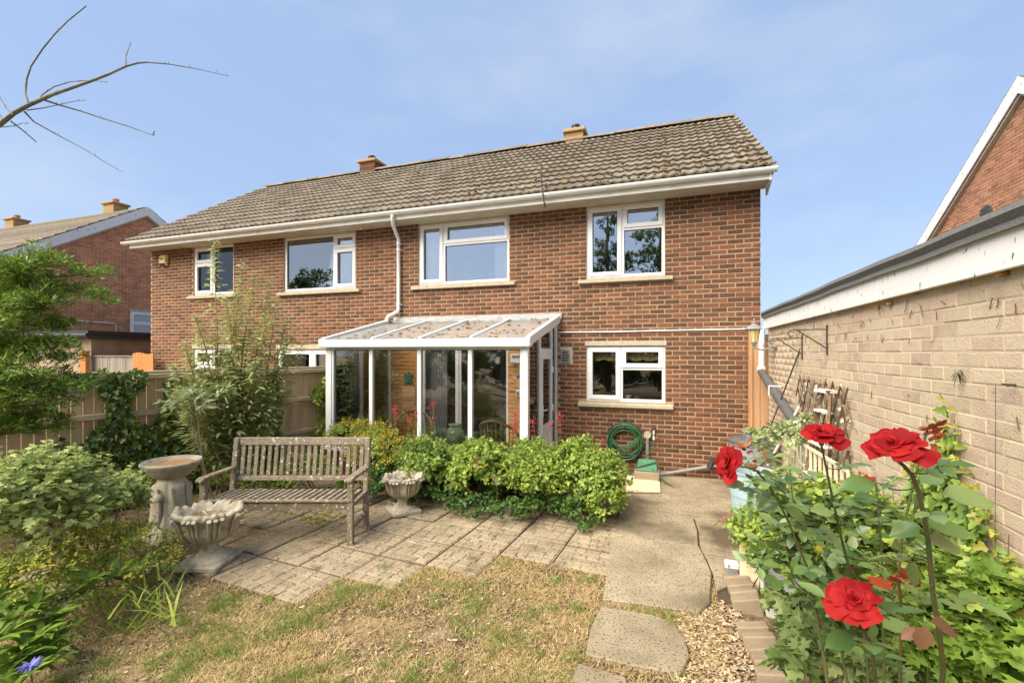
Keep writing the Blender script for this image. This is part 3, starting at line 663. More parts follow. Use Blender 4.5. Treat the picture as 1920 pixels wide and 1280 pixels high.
ab = MB().prismX([(-.005,az_-.13),(-.06,az_-.13),(-.085,az_-.08),(-.10,az_+.0),(-.085,az_+.10),(-.055,az_+.135),(-.005,az_+.135)], ax_-.105, ax_+.105).build('alarm_box', 'alarm_yellow', house, bevel=.012)
MB().prismX([(-.06,az_-.134),(-.068,az_-.134),(-.096,az_-.075),(-.089,az_-.075)], ax_-.085, ax_+.085).build('lens', 'alarm_blue', ab)
tc = bpy.data.curves.new('lettering', 'FONT'); tc.body = 'Yale'; tc.size = .085; tc.align_x = 'CENTER'; tc.extrude = .001
to = bpy.data.objects.new('lettering', tc); COL.objects.link(to)
dg = bpy.context.evaluated_depsgraph_get(); tme = bpy.data.meshes.new_from_object(to.evaluated_get(dg)); bpy.data.objects.remove(to)
tme.materials.clear(); tme.materials.append(MATS['ink']); to = link('lettering', tme, ab); to.location = (ax_-.005, -.103, az_+.0); to.rotation_euler = (R(90-5), 0, 0)

# ------------------------------------------------------------------ houses left and right, far outbuildings
def far_house(name, label, xg, side, x_far, m, roofm='far_roof'):
    h = thing(name, label, 'house')
    s = side      # +1: gable faces +X, -1: gable faces -X
    a, b = (xg-.3, xg) if s > 0 else (xg, xg+.3)
    MB().prismX([(0,0),(8.0,0),(8.0,4.45),(3.95,6.98),(0,4.45)], a, b).build('gable_wall', m, h)
    x0, x1 = sorted((xg-s*.3, x_far))
    MB().box(x0+.002, x1, .0, .28, 0, 4.45).build('wall', m, h); MB().box(x0+.002, x1, 7.7, 7.98, 0, 4.45).build('wall', m, h)
    xr = xg+s*.12; x0, x1 = sorted((xr, x_far))
    rf = MB().prismX([(-.48,4.46),(3.95,7.30),(8.4,4.46),(8.4,4.36),(3.95,7.18),(-.48,4.36)], x0, x1).build('roof', roofm, h)
    for q in (0, 1):       # courses of tiles on the near slope
        pass
    for r in range(15):
        d = r*.345; y, z = -.48+d*math.cos(R(32.7)), 4.46+d*math.sin(R(32.7))
        if q: MB().prismX([(y,z+.004),(y,z+.06),(y+.31,z+.215),(y+.31,z+.20)], x0-.01, x1+.01).build('tile_course', 'roof_tile', rf)
        y2 = 7.9-y
        MB().prismX([(y2,z+.004),(y2-.31,z+.20),(y2-.31,z+.212),(y2,z+.034)], x0-.01, x1+.01).build('tile_course', 'roof_tile', rf)
    bx = (xr-.03, xr) if s > 0 else (xr, xr+.03)
    MB().prismX([(-.50,4.44),(3.95,7.30),(3.95,6.98),(-.50,4.12)], bx[0]+s*.012, bx[1]+s*.012).build('bargeboard', 'white_painted', h)
    MB().prismX([(8.42,4.44),(8.42,4.12),(3.952,6.98),(3.952,7.30)], bx[0]+s*.012, bx[1]+s*.012).build('bargeboard', 'white_painted', h)
    sx = sorted((xg+s*.001, xr-s*.03))
    MB().prismX([(-.46,4.12),(3.95,6.97),(8.38,4.12),(8.38,4.09),(3.95,6.93),(-.46,4.09)], sx[0], sx[1]).build('soffit', 'soffit', h)
    return h
brick_tex = mat('brick_far', [(.2,.1,.06),(.4,.2,.1)], rough=.9)
def brick_pattern(m, axis, c1, c2, mort, scale=1.0):
    t = m.node_tree; N = t.nodes; L = t.links; b = N['Principled BSDF']
    g = N.new('ShaderNodeNewGeometry'); sx = N.new('ShaderNodeSeparateXYZ'); cx = N.new('ShaderNodeCombineXYZ')
    L.new(g.outputs['Position'], sx.inputs[0]); L.new(sx.outputs[axis], cx.inputs[0]); L.new(sx.outputs[2], cx.inputs[1])
    br = N.new('ShaderNodeTexBrick'); br.inputs['Scale'].default_value = 1; br.inputs['Brick Width'].default_value = .225*scale; br.inputs['Row Height'].default_value = .073*scale
    br.inputs['Mortar Size'].default_value = .006; br.inputs['Color1'].default_value = (*c1,1); br.inputs['Color2'].default_value = (*c2,1); br.inputs['Mortar'].default_value = (*mort,1); br.inputs['Bias'].default_value = .1
    L.new(cx.outputs[0], br.inputs[0])
    n = N.new('ShaderNodeTexNoise'); n.inputs['Scale'].default_value = 3.5; n.inputs['Detail'].default_value = 5; L.new(g.outputs['Position'], n.inputs[0])
    mx = N.new('ShaderNodeMix'); mx.data_type = 'RGBA'; mx.blend_type = 'MULTIPLY'; mx.inputs[0].default_value = .55
    L.new(br.outputs[0], mx.inputs[6]); cr = N.new('ShaderNodeValToRGB'); cr.color_ramp.elements[0].position = .3; cr.color_ramp.elements[0].color = (.55,.5,.5,1); cr.color_ramp.elements[1].position = .65; cr.color_ramp.elements[1].color = (1.15,1.1,1.05,1)
    L.new(n.outputs[0], cr.inputs[0]); L.new(cr.outputs[0], mx.inputs[7]); L.new(mx.outputs[2], b.inputs['Base Color'])
    bp = N.new('ShaderNodeBump'); bp.inputs['Strength'].default_value = .6; bp.inputs['Distance'].default_value = .01; bp.invert = True
    L.new(br.outputs['Fac'], bp.inputs['Height']); L.new(bp.outputs[0], b.inputs['Normal'])
brick_pattern(MATS['brick_far'], 1, (.68,.28,.115), (.42,.17,.085), (.66,.50,.36))
mat('brick_buff_far', [(.4,.3,.2),(.5,.4,.3)], rough=.95); brick_pattern(MATS['brick_buff_far'], 0, (.50,.40,.27), (.40,.31,.20), (.52,.43,.31), 1.6)
lh = far_house('neighbour_house', 'orange brick house with white gable bargeboards behind the left fence', -19.5, 1, -31, 'brick_far')
chimney(-21.2, 4.0, .58, .5, 7.62, 7.0, 'terracotta', lh); chimney(-27.5, 4.0, .58, .5, 7.62, 7.0, 'terracotta', lh)
for (y0,y1,z0,z1) in ((3.45,4.35,2.35,3.42),):
    mb = MB().box(-19.50,-19.44,y0,y1,z0,z0+.09).box(-19.50,-19.44,y0,y1,z1-.09,z1).box(-19.50,-19.44,y0,y0+.09,z0+.09,z1-.09).box(-19.50,-19.44,y1-.09,y1,z0+.09,z1-.09).box(-19.50,-19.445,y0+.09,y1-.09,z0+.62,z0+.72)
    f = mb.build('window', 'white_upvc', lh); MB().box(-19.49,-19.47,y0+.08,y1-.08,z0+.08,z0+.63).build('pane', 'glass_low', f); MB().box(-19.49,-19.47,y0+.08,y1-.08,z0+.71,z1-.08).build('pane', 'glass_low', f)
    mb = MB()
    for i in range(20): mb.box(-19.496,-19.492,y0+.09,y1-.09,z0+.1+i*.048,z0+.125+i*.048)
    mb.build('blind', 'blind', f); MB().box(-19.5,-19.38,y0-.1,y1+.1,z0-.08,z0-.002).build('sill', 'stone_sill', f); MB().box(-19.5,-19.46,y0-.05,y1+.05,z1+.002,z1+.1).build('lintel', 'stone_sill', f)
MB().tube([(-19.485,-.4,3.02),(-19.485,1.5,3.0),(-19.485,2.9,2.96),(-19.485,3.0,2.9),(-19.485,3.0,2.15),(-19.485,3.3,2.08)], .015, 5).build('cable', 'white_upvc', lh)
rh = far_house('gable_house', 'pinkish brick house gable with white bargeboard rising behind the garage roof', 5.27, -1, 14, 'mortar')
gw = [c for c in rh.children if c.name.startswith('gable_wall')][0]
gb = []
for b in lay(1.2, 8.0, 2.9, 6.95, []):
    m_ = (b[0]+b[1])/2; zr = 6.98-abs(m_-3.95)*.632
    if b[3] < zr-.03: gb.append(b)
brickwork('brick', gb, lambda u, z: Vector((5.264, u, z)), R(-90), 'gable_brick_right', gw, 300, ok=lambda u, z: u > 3.0 and z > 4.3)
pv = atX(1848, 402, 5.25)
ov = MB().tube([(5.27,pv.y,pv.z),(5.245,pv.y,pv.z)], .20, 20).build('round_vent', 'dark_metal', rh)
mb = MB()
for i in range(6): mb.obox((5.235,pv.y,pv.z-.12+i*.05), (.03,.34,.008), Matrix.Rotation(R(35),3,'Y'))
mb.build('louvre', 'grey_plastic', ov)

fg = thing('far_garage', 'buff brick garage with black flat roof beyond the left fence', 'garage', (-17.5, 2.5, 0))
MB().box(-19.2,-15.75,.25,5.5,0,2.30).build('wall', 'brick_buff_far', fg)
rf = MB().box(-19.35,-15.45,.02,5.6,2.42,2.52).build('roof', 'black_plastic', fg); MB().box(-19.3,-15.6,.10,5.5,2.30,2.418).build('fascia', 'dark_grey_pipe', rf)
MB().tube([(-19.3,-.02,2.42),(-15.4,-.02,2.40)], .05, 8).build('gutter', 'black_plastic', fg, smooth=True)
gf = thing('board_fence', 'low grey weathered board fence between the far brick houses', 'fence', (-14.4,.15,0))
for i in range(27):
    x = -15.7+i*.098; MB().box(x,x+.093,.14+random.uniform(0,.012),.165,.1,1.83+random.uniform(-.015,.01)).build('board', 'grey_board', gf)
for z in (.4, 1.5): MB().box(-15.7,-13.05,.17,.21,z,z+.08).build('rail', 'grey_board', gf)
MB().box(-15.7,-13.05,.12,.18,1.845,1.87).build('cap', 'grey_board', gf)
op = thing('timber_post', 'orange stained timber post beside the buff garage', 'post', (-15.6,.0,0)); MB().box(-15.66,-15.42,-.05,.05,0,1.97).build('post', 'orange_timber', op, bevel=.01); MB().box(-15.67,-15.41,-.06,.06,1.972,1.995).build('post_cap', 'orange_timber', op)
og = thing('timber_gate', 'orange stained timber gate beside the left corner of the brick pair', 'gate', (-12.95,-.25,0))
for i in range(7):
    x = -13.28+i*.1; MB().box(x,x+.094,-.27,-.245,.05,1.93+.02*math.sin(i)).build('board', 'orange_timber', og)
for z in (.3,1.0,1.7): MB().box(-13.28,-12.58,-.244,-.21,z,z+.09).build('rail', 'orange_timber', og)
# ------------------------------------------------------------------ garage along the right
GX = .045; GY0, GY1 = -8.6, -.30
gar = thing('garage', 'buff brick garage with white fascia and dark felt roof edge', 'garage', (1.5,-4,0))
gwall = MB().box(GX+.0028, GX+.24, GY0, GY1, -.2, 2.34).build('wall', 'buff_mortar', gar)
MB().box(GX+.241, 2.9, GY1-.24, GY1, -.2, 2.34).box(2.901, 3.1, GY0, GY1, -.2, 2.34).box(GX+.241, 2.9, GY0, GY0+.24, -.2, 2.34).build('end_wall', 'brick_buff_far', gar)
gbk = lay(GY0, GY1, 0, 2.32, [], H=.0745, J=.008)
brickwork('brick', gbk, lambda u, z: Vector((GX, u, z)), R(-90), 'buff_brick', gwall, 300, ok=lambda u, z: u > -5.35 and z > .9, jit=.002)
fas = [(-.27,-1.95),(-1.953,-3.95),(-3.953,-5.95),(-5.953,-8.6)]
for a, b in fas: MB().box(GX-.05, GX-.028, b, a, 2.275, 2.445).build('fascia_board', 'white_painted', gar, bevel=.003)
MB().box(GX-.05, 3.1, GY1+.031, GY1+.05, 2.275, 2.445).build('fascia_board', 'white_painted', gar)
MB().box(GX-.03, GX+.005, GY0, GY1, 2.282, 2.43).build('batten', 'soffit', gar)
MB().grid(lambda u, v: (GX-.075+(.001 if 0 < v < 1 else 0)+(3.25*max(0, v-.75)*4 if v > .75 else .012*math.sin(v*9)), GY0+u*(GY1+.07-GY0), 2.43+.095*min(v/.75,1)+.003*math.sin(u*23)+.002*math.sin(u*61)), 60, 4).build('felt', 'felt', gar, smooth=True)
MB().box(GX-.04, 3.1, GY0, GY1+.06, 2.447, 2.49).build('deck', 'felt', gar)
MB().box(GX-.076,3.1,GY1+.071,GY1+.073,2.43,2.525).build('felt_edge', 'felt', gar)
# expanding foam lumps and rusty stains under the fascia
for px, py in ((1888,512),(1648,575),(1672,568)):
    p = atX(px, py, GX); MB().blob((GX-.012, p.y, p.z-.01), .02, .018, 7).build('foam_lump', 'orange_timber', gar)
# dead creeper stalks left on the wall
mb = MB()
for i in range(130):
    y = random.uniform(-6.2, -.6); z = random.uniform(1.2, 2.26) if random.random() < .5 else random.uniform(2.0, 2.27)
    L_ = random.uniform(.02,.09); a = random.uniform(0, 6.28)
    mb.tube(arc((GX-.006,y,z), (GX-.012,y+L_*math.cos(a),z+L_*math.sin(a)), random.uniform(-.015,.015), 3), random.uniform(.0012,.003), 4)
mb.build('creeper_stalks', 'twig', gar, kind='stuff')
p = atX(1810, 712, GX)
mb = MB()
for i in range(9): mb.tube(arc((GX-.01,p.y+random.uniform(-.02,.02),p.z+random.uniform(-.03,.03)), (GX-.05,p.y+random.uniform(-.03,.03),p.z+random.uniform(-.04,.04)), .03, 4), .0025, 4)
mb.build('twig_knot', 'twig', gar)
p = atX(1905, 722, GX)
hk = MB().tube([(GX+.01,p.y,p.z),(GX-.045,p.y,p.z+.004),(GX-.05,p.y-.05,p.z+.0)], .004, 5).build('hook', 'dark_metal', gar); MB().tube([(GX-.05,p.y+.03,p.z),(GX-.05,p.y+.035,p.z-1.2)], .0012, 4).build('wire', 'dark_metal', hk)

# white rainwater pipe and dark pipe on the garage corner
rp = thing('rainwater_pipe', 'white downpipe at garage corner running into a sloping dark grey pipe', 'pipe', (GX-.06,-.35,0))
MB().tube([(GX-.075,-.27,2.30),(GX-.085,-.30,1.72)], .040, 12).build('downpipe', 'white_upvc', rp, smooth=True)
MB().tube([(GX-.085,-.29,1.735),(GX-.085,-.32,1.66)], .055, 12).build('elbow', 'white_upvc', rp, smooth=True)
MB().tube([(GX-.09,-.32,1.67),(GX-.09,-1.25,1.42),(GX-.09,-2.15,1.19)], .052, 12).build('sloping_pipe', 'dark_grey_pipe', rp, smooth=True)
MB().tube([(GX-.09,-2.12,1.20),(GX-.10,-2.30,1.05),(GX-.10,-2.36,.7)], .05, 12).build('connector', 'white_upvc', rp, smooth=True)
p = (GX-.09,-1.12,1.455)
MB().box(GX-.152,GX-.004,-1.13,-1.10,1.51,1.525).box(GX-.152,GX-.142,-1.13,-1.10,1.40,1.51).build('bracket', 'white_upvc', rp)

# lantern
lp = atX(1455, 648, GX)
lan = thing('wall_lantern', 'grey metal wall lantern with yellowed glass on the garage', 'lantern', (GX,lp.y,lp.z))
MB().lathe([(.055,0),(.055,.012),(.035,.03),(.02,.06)], 14).build('back_plate', 'grey_plastic', lan, smooth=True)
bpl = lan.children[0]; bpl.rotation_euler = (0, R(-90), 0); bpl.location = (0,0,0)
lx, ly, lz = GX-.26, lp.y, lp.z
MB().tube([(GX-.03,ly,lz),(GX-.10,ly,lz-.04),(GX-.17,ly,lz-.055),(GX-.23,ly,lz-.035),(lx,ly,lz+.02)], .012, 8).tube([(GX-.08,ly,lz-.02),(GX-.10,ly,lz+.03),(GX-.14,ly,lz+.035),(GX-.155,ly,lz+.0),(GX-.13,ly,lz-.015)], .008, 6).build('arm', 'grey_plastic', lan, smooth=True)
MB().lathe([(.0,-.07),(.012,-.05),(.006,-.03),(.028,0),(.035,.02),(.03,.03)], 10, (lx,ly,lz+.02)).build('collar', 'grey_plastic', lan, smooth=True)
MB().lathe([(.042,0),(.078,.17)], 8, (lx,ly,lz+.05)).build('glass', 'lamp_glass', lan)
MB().lathe([(.115,0),(.105,.012),(.06,.05),(.03,.062),(.012,.075),(.02,.09),(.006,.105),(.014,.118),(.003,.14)], 12, (lx,ly,lz+.222)).build('cap', 'grey_plastic', lan, smooth=True)
mb = MB()
for k in range(8):
    a = 2*math.pi*k/8; mb.tube([(lx+.043*math.cos(a),ly+.043*math.sin(a),lz+.05),(lx+.079*math.cos(a),ly+.079*math.sin(a),lz+.22)], .003, 4)
mb.build('glazing_bars', 'grey_plastic', lan)

def bracket(px, y0, label):
    a = atX(px, 613 if px > 1530 else 630, GX); y = a.y; zt = a.z; zb = zt-.25
    t = thing('basket_bracket', label, 'bracket', (GX,y,zb), group='hanging basket brackets on the garage wall')
    MB().box(GX-.012, GX-.001, y-.009, y+.009, zb, zt+.02).build('wall_bar', 'rusty_iron', t)
    MB().tube([(GX-.01,y,zt-.02),(GX-.26,y,zt-.02),(GX-.30,y,zt-.03),(GX-.315,y,zt-.06),(GX-.295,y,zt-.085),(GX-.27,y,zt-.075)], .006, 6).build('arm', 'rusty_iron', t, smooth=True)
    MB().tube([(GX-.01,y,zb+.06),(GX-.24,y,zt-.025)], .006, 6).build('brace', 'rusty_iron', t)
bracket(1552, 0, 'rusty hanging basket bracket nearest the camera, above the willow trellis')
bracket(1505, 0, 'rusty hanging basket bracket between the wall lantern and another bracket')
a, b = atz(1508, 634, 4.85), atz(1452, 780, 5.45); b2 = b+(b-a)*.75
po = thing('garden_pole', 'thin dark green metal pole leaning below the basket brackets', 'pole', (b2.x,b2.y,max(b2.z,0))); MB().tube([a, b, b2], .008, 6).build('shaft', 'dark_metal', po); MB().tube([a+Vector((0,0,.03)), a-Vector((0,0,.03))], .013, 6).build('tip', 'dark_metal', po)
a, b = atz(1520, 722, 4.7), atz(1478, 800, 4.9); b2 = b+(b-a)*1.0
po = thing('silver_pole', 'pale flaking metal pole leaning in front of the willow trellis', 'pole', (b2.x,b2.y,0)); MB().tube([a, b, b2], .014, 6).build('shaft', 'flaked_white', po); MB().blob((a.x,a.y,a.z-.01), .03, .04, 8).build('head', 'flaked_white', po)

# expanding willow trellis: every stick a part
tr = thing('willow_trellis', 'brown expanding diamond trellis of peeling sticks on the garage wall', 'trellis', (GX,-2.7,.9))
for i in range(-6, 18):
    for sg in (1, -1):
        y0 = -1.96-i*.17; z0, z1 = .80, 1.68+random.uniform(-.02,.03); y1 = y0-sg*.62; t0, t1 = 0.0, 1.0
        for lo, hi in ((-3.42, -1.93),):
            for lim, sgn in ((lo, 1), (hi, -1)):
                f0, f1 = (y0-lim)*sgn, (y1-lim)*sgn
                if f0 < 0 and f1 < 0: t0, t1 = 1, 0
                elif f0 < 0: t0 = max(t0, -f0/(f1-f0))
                elif f1 < 0: t1 = min(t1, f0/(f0-f1))
        if t1-t0 < .12: continue
        x = GX-.024-(.014 if sg > 0 else 0); q = lambda t: (x-.004*t, y0+(y1-y0)*t, z0+(z1-z0)*t)
        MB().bar(q(t0), q(t1), .019, .009, up=(1,0,0)).build('stick', 'trellis_wood', tr)
# old wooden steps
lt = thing('step_ladder', 'weathered wooden stepladder with flaking white treads against the garage wall', 'ladder', (GX-.15,-3.4,0))
for (p0, p1) in (((GX-.10,-2.99,1.60),(GX-.34,-3.00,.0)), ((GX-.08,-3.16,1.60),(GX-.30,-3.62,.0)), ((GX-.03,-3.16,1.60),(GX-.03,-3.75,.02))):
    MB().bar(p0, p1, .022, .045).build('stile', 'trellis_wood', lt)
for i in range(5):
    t = .10+i*.17; a = Vector((GX-.10,-2.99,1.60)).lerp(Vector((GX-.34,-3.0,0)), t); b = Vector((GX-.08,-3.16,1.60)).lerp(Vector((GX-.30,-3.62,0)), t)
    MB().bar(a, b, .07, .02).build('tread', 'flaked_white', lt)
MB().bar((GX-.12,-2.96,1.61), (GX-.07,-3.19,1.61), .09, .025).build('top_step', 'flaked_white', lt)
# cream railing
cr_ = thing('cream_railing', 'cream painted slatted railing panel standing before the stepladder', 'railing', (GX-.1,-3.1,.3))
xr = GX-.20
for z in (1.115, .93): MB().bar((xr,-2.28,z-.02), (xr+.02,-3.86,z+.0), .018, .028).build('rail', 'cream_paint', cr_, bevel=.003)
for i in range(14):
    y = -2.32-i*.118; MB().box(xr-.006+i*.0015, xr+.012+i*.0015, y-.011, y+.011, .30, 1.10).build('slat', 'cream_paint', cr_)

# side gate by the house corner
gt = thing('side_gate', 'brown timber side gate between house corner and garage', 'gate', (.05,-.16,0))
for i in range(4):
    x = -.135+i*.105; MB().box(x, x+.10, -.17, -.145, .06, 2.16).build('board', 'gate_timber', gt, bevel=.003)
MB().box(-.185,-.139,-.20,-.12,0,2.22).build('post', 'gate_timber', gt); MB().box(-.138,.29,-.178,-.14,2.165,2.20).build('top_rail', 'gate_timber', gt)
for z in (.3,1.1,1.9): MB().box(-.135,.28,-.143,-.11,z,z+.09).build('rail', 'gate_timber', gt)

# ------------------------------------------------------------------ left boundary fence, board by board
FE = Vector((-6.75, -.02, 0)); FD = Vector((-.2756, -.9613, 0)); FN = Vector((.9613, -.2756, 0))   # FN faces the garden
def fp(s, off=0, z=0): return FE + FD*s + FN*off + Vector((0,0,z))
fen = thing('garden_fence', 'brown closeboard timber fence with arris rails along the left boundary', 'fence', tuple(fp(3.5)))
s = .0
Mf = Matrix((FD, FN, Vector((0,0,1)))).transposed()
while s < 8.3:
    wd = random.uniform(.098,.108)
    MB().obox(fp(s+wd/2, random.uniform(-.004,.004), .84), (wd-.006, .016, 1.66+random.uniform(-.008,.008)), Mf @ Matrix.Rotation(random.uniform(-.07,-.03),3,'Z')).build('board', 'fence_board', fen)
    s += wd
for z, hgt in ((.62,.075),(1.16,.075),(1.63,.07)):
    for a in (0, 2.75, 5.5):
        b = min(a+2.745, 8.3); o = .032
        MB().bar(fp(a,o,z), fp(b,o,z), .05, hgt).build('rail', 'fence_rail', fen, bevel=.01)
MB().bar(fp(0,.005,1.685), fp(8.3,.005,1.685), .075, .03).build('cap', 'fence_rail', fen, bevel=.004)
for a in (.02, 2.75, 5.52):
    MB().obox(fp(a,-.06,.86), (.1,.1,1.72), Mf).build('post', 'fence_rail', fen)
cp = atz(6, 900, 4.9)
MB().obox(fp(5.35,.08,.50), (.24,.10,1.0), Mf).build('concrete_post', 'concrete', fen, bevel=.015)

# ------------------------------------------------------------------ conservatory
cons = thing('conservatory', 'white lean-to conservatory with mossy glass roof on the back wall', 'conservatory', (-4.75,-.9,0))
CXL, CXR, CYF = -6.38, -3.10, -1.74
ZE, ZB = 2.06, 2.50
MB().box(CXL,CXR,CYF,CYF+.10,0,.42).box(CXL,CXL+.10,CYF+.101,-.01,0,.42).build('dwarf_wall', 'brick', cons)
MB().box(CXL,CXR,CYF+.11,-.01,.0,.06).build('floor_slab', 'concrete', cons)
MB().box(CXL-.03,CXR+.02,CYF-.05,CYF+.11,.423,.48).build('sill', 'white_upvc', cons, bevel=.006)
MB().box(CXL-.03,CXL+.11,CYF+.112,-.02,.423,.48).build('sill', 'white_upvc', cons, bevel=.006)
mull = [-6.38,-5.57,-4.74,-3.93,-3.10]
def post(x0,x1,y0,y1,z0,z1,nm='post'): return MB().box(x0,x1,y0,y1,z0,z1).build(nm, 'white_upvc', cons, bevel=.006)
post(-6.40,-6.29,CYF-.01,CYF+.07,.482,1.985); post(-3.165,-3.08,CYF-.01,CYF+.08,.0,1.985)
post(-6.288,-6.255,CYF+.0,CYF+.06,.482,1.985,'frame'); post(-3.193,-3.167,CYF+.0,CYF+.06,.482,1.985,'frame')
for x in mull[1:-1]: post(x-.032,x+.032,CYF,CYF+.07,.482,1.985,'mullion')
post(-6.40,-3.08,CYF+.002,CYF+.068,1.986,2.03,'head')
for a, b in zip(mull, mull[1:]):
    x0 = a+(.125 if a == mull[0] else .032); x1 = b-(.095 if b == mull[-1] else .032)
    MB().box(x0-.01,x1+.01,CYF+.032,CYF+.038,.47,1.99).build('pane', 'glass_cons', cons)
    q = MB().box(x0-.002,x0+.010,CYF+.024,CYF+.031,.485,1.985).box(x1-.010,x1+.002,CYF+.024,CYF+.031,.485,1.985).box(x0+.01,x1-.01,CYF+.024,CYF+.031,1.97,1.985); q.build('gasket', 'grey_plastic', cons)
# gutter beam at the eaves and sloping end beams
MB().prismX([(CYF-.10,2.02),(CYF-.10,2.11),(CYF-.07,2.135),(CYF+.03,2.135),(CYF+.07,2.115),(CYF+.07,2.032),(CYF-.06,2.01)], -6.46,-3.03).build('eaves_gutter', 'white_upvc', cons, bevel=.008)
def roofz(y): return 2.10+(y-CYF)/(0-CYF)*(ZB-2.10)
for x in (-6.43,-3.06):
    MB().prismX([(CYF-.09,2.025),(CYF-.09,2.145),(CYF+.0,2.175),(-.01,ZB+.08),(-.01,ZB-.06)], x-.035, x+.035).build('end_beam', 'white_upvc', cons, bevel=.006)
for x in mull[1:-1]:
    MB().prismX([(CYF+.02,2.105),(CYF+.02,2.165),(-.03,ZB+.045),(-.03,ZB-.01)], x-.022, x+.022).build('glazing_bar', 'white_upvc', cons, bevel=.005)
xs = [-6.395]+mull[1:-1]+[-3.095]
for a, b in zip(xs, xs[1:]):
    MB().prismX([(CYF-.02,2.136),(CYF-.02,2.142),(-.03,ZB+.006),(-.03,ZB)], a+.02, b-.02).build('roof_pane', 'glass_roof', cons)
mb = MB()
for i in range(120):
    y = -random.random()**1.0*1.6-.08; x = random.uniform(-6.3,-3.2)
    if min(abs(x-m) for m in mull) < .04: continue
    if random.random() < .35: y = random.choice([CYF+.06+random.uniform(0,.06), y])
    r = random.uniform(.010,.038); mb.blob((x,y,roofz(y)+.036), r, r*.5, 6)
mb.build('moss', 'roof_moss', cons, kind='stuff')
MB().prismX([(-.005,ZB-.02),(-.05,ZB+.0),(-.05,ZB+.02),(-.02,ZB+.11),(-.005,ZB+.115)], -6.30,-3.0).build('flashing', 'lead', cons, bevel=.004)
# right side: corner pane, door with top light, wall post
post(CXR-.03,CXR+.02,-1.13,-1.06,.0,2.20,'mullion'); post(CXR-.03,CXR+.02,-.40,-.34,.0,2.36,'mullion'); post(CXR-.03,CXR+.02,-.075,-.01,.0,2.44,'wall_post')
MB().prismX([(CYF+.08,.02),(-1.13,.02),(-1.13,roofz(-1.13)-.03),(CYF+.08,roofz(CYF+.08)-.03)], CXR-.008, CXR-.002).build('pane', 'glass_cons', cons)
MB().prismX([(-.34,.02),(-.075,.02),(-.075,roofz(-.075)-.03),(-.34,roofz(-.34)-.03)], CXR-.008, CXR-.002).build('pane', 'glass_cons', cons)
post(CXR-.03,CXR+.02,-1.059,-.401,1.94,2.0,'transom')
MB().prismX([(-1.06,2.0),(-.40,2.0),(-.40,roofz(-.40)-.03),(-1.06,roofz(-1.06)-.03)], CXR-.008, CXR-.002).build('top_light', 'glass_cons', cons)
mb = MB().box(CXR-.02,CXR+.03,-1.055,-.98,.05,1.935).box(CXR-.02,CXR+.03,-.48,-.405,.05,1.935).box(CXR-.02,CXR+.03,-.979,-.481,1.84,1.935).box(CXR-.02,CXR+.03,-.979,-.481,.05,.20).box(CXR-.02,CXR+.03,-.979,-.481,.78,.84)
dr = mb.build('door', 'white_upvc', cons, bevel=.006)
MB().box(CXR+.002,CXR+.008,-.985,-.475,.83,1.85).build('pane', 'glass_cons', dr); MB().box(CXR+.002,CXR+.008,-.985,-.475,.19,.79).build('panel', 'white_upvc', dr)
MB().box(CXR+.031,CXR+.04,-1.03,-1.0,.98,1.16).tube([(CXR+.04,-1.015,1.08),(CXR+.075,-1.015,1.08),(CXR+.075,-.91,1.08)], .009, 6).build('handle', 'white_upvc', dr)
for z in (.4,1.0,1.62): MB().box(CXR+.021,CXR+.046,-.418,-.385,z,z+.10).build('hinge', 'white_upvc', dr, bevel=.005)
# left side
post(CXL-.02,CXL+.03,-.95,-.87,.482,2.25,'mullion'); post(CXL-.02,CXL+.03,-.075,-.01,.482,2.44,'wall_post')
for a, b in ((CYF+.07,-.95),(-.87,-.075)):
    MB().prismX([(a,.47),(b,.47),(b,roofz(b)-.03),(a,roofz(a)-.03)], CXL+.002, CXL+.008).build('pane', 'glass_cons', cons)

# things inside and on the painted wall
def wicker_chair(loc, rz, label):
    t = thing('wicker_chair', label, 'chair', loc, rz, group='wicker chairs in the conservatory', local=True)
    for sx in (-.25,.25):
        for sy in (-.22,.24): MB().tube([(sx,sy,0),(sx*.95,sy*.95,.42)], .016, 6).build('leg', 'wicker', t)
    MB().box(-.28,.28,-.25,.27,.40,.45).build('seat', 'wicker', t, bevel=.02)
    mb = MB()
    for k in range(15):
        a = math.pi*k/14; x = .29*math.cos(a); y = .05+.27*math.sin(a); mb.tube([(x,y,.44),(x*1.08,y*1.06,.62+.22*math.sin(a))], .007, 5)
    mb.build('back_canes', 'wicker', t)
    MB().tube([(.31*math.cos(math.pi*k/16), .05+.29*math.sin(math.pi*k/16), .62+.24*math.sin(math.pi*k/16)) for k in range(17)], .022, 8).build('back_rim', 'wicker', t, smooth=True)
wicker_chair((-5.35,-.85,.062), R(35), 'wicker chair at the left inside the conservatory')
wicker_chair((-3.75,-.95,.062), R(175), 'wicker chair with round back at the right inside the conservatory')
tb = thing('wicker_table', 'small round wicker table under the green jar', 'table', (-4.42,-1.2,.062), local=True)
MB().lathe([(.02,0),(.24,0),(.25,.02),(.24,.035),(.02,.035)], 20, (0,0,.44)).build('top', 'wicker', tb, smooth=True)
for k in range(3): MB().tube([(.2*math.cos(k*2.1),.2*math.sin(k*2.1),0),(.1*math.cos(k*2.1),.1*math.sin(k*2.1),.44)], .015, 6).build('leg', 'wicker', tb)
jr = thing('green_jar', 'pale green glazed jar behind the front conservatory glass', 'jar', (-4.42,-1.2,.538), local=True)
MB().lathe([(.07,0),(.11,.04),(.145,.11),(.14,.19),(.10,.24),(.085,.26),(.10,.275),(.105,.29),(.08,.29),(.07,.26)], 24).build('body', 'glazed_green', jr, smooth=True)
MB().lathe([(.108,0),(.108,.012),(.08,.02)], 24, (0,0,.285)).build('rim', 'glazed_green', jr, smooth=True)
p = atY(766, 710, -.01)
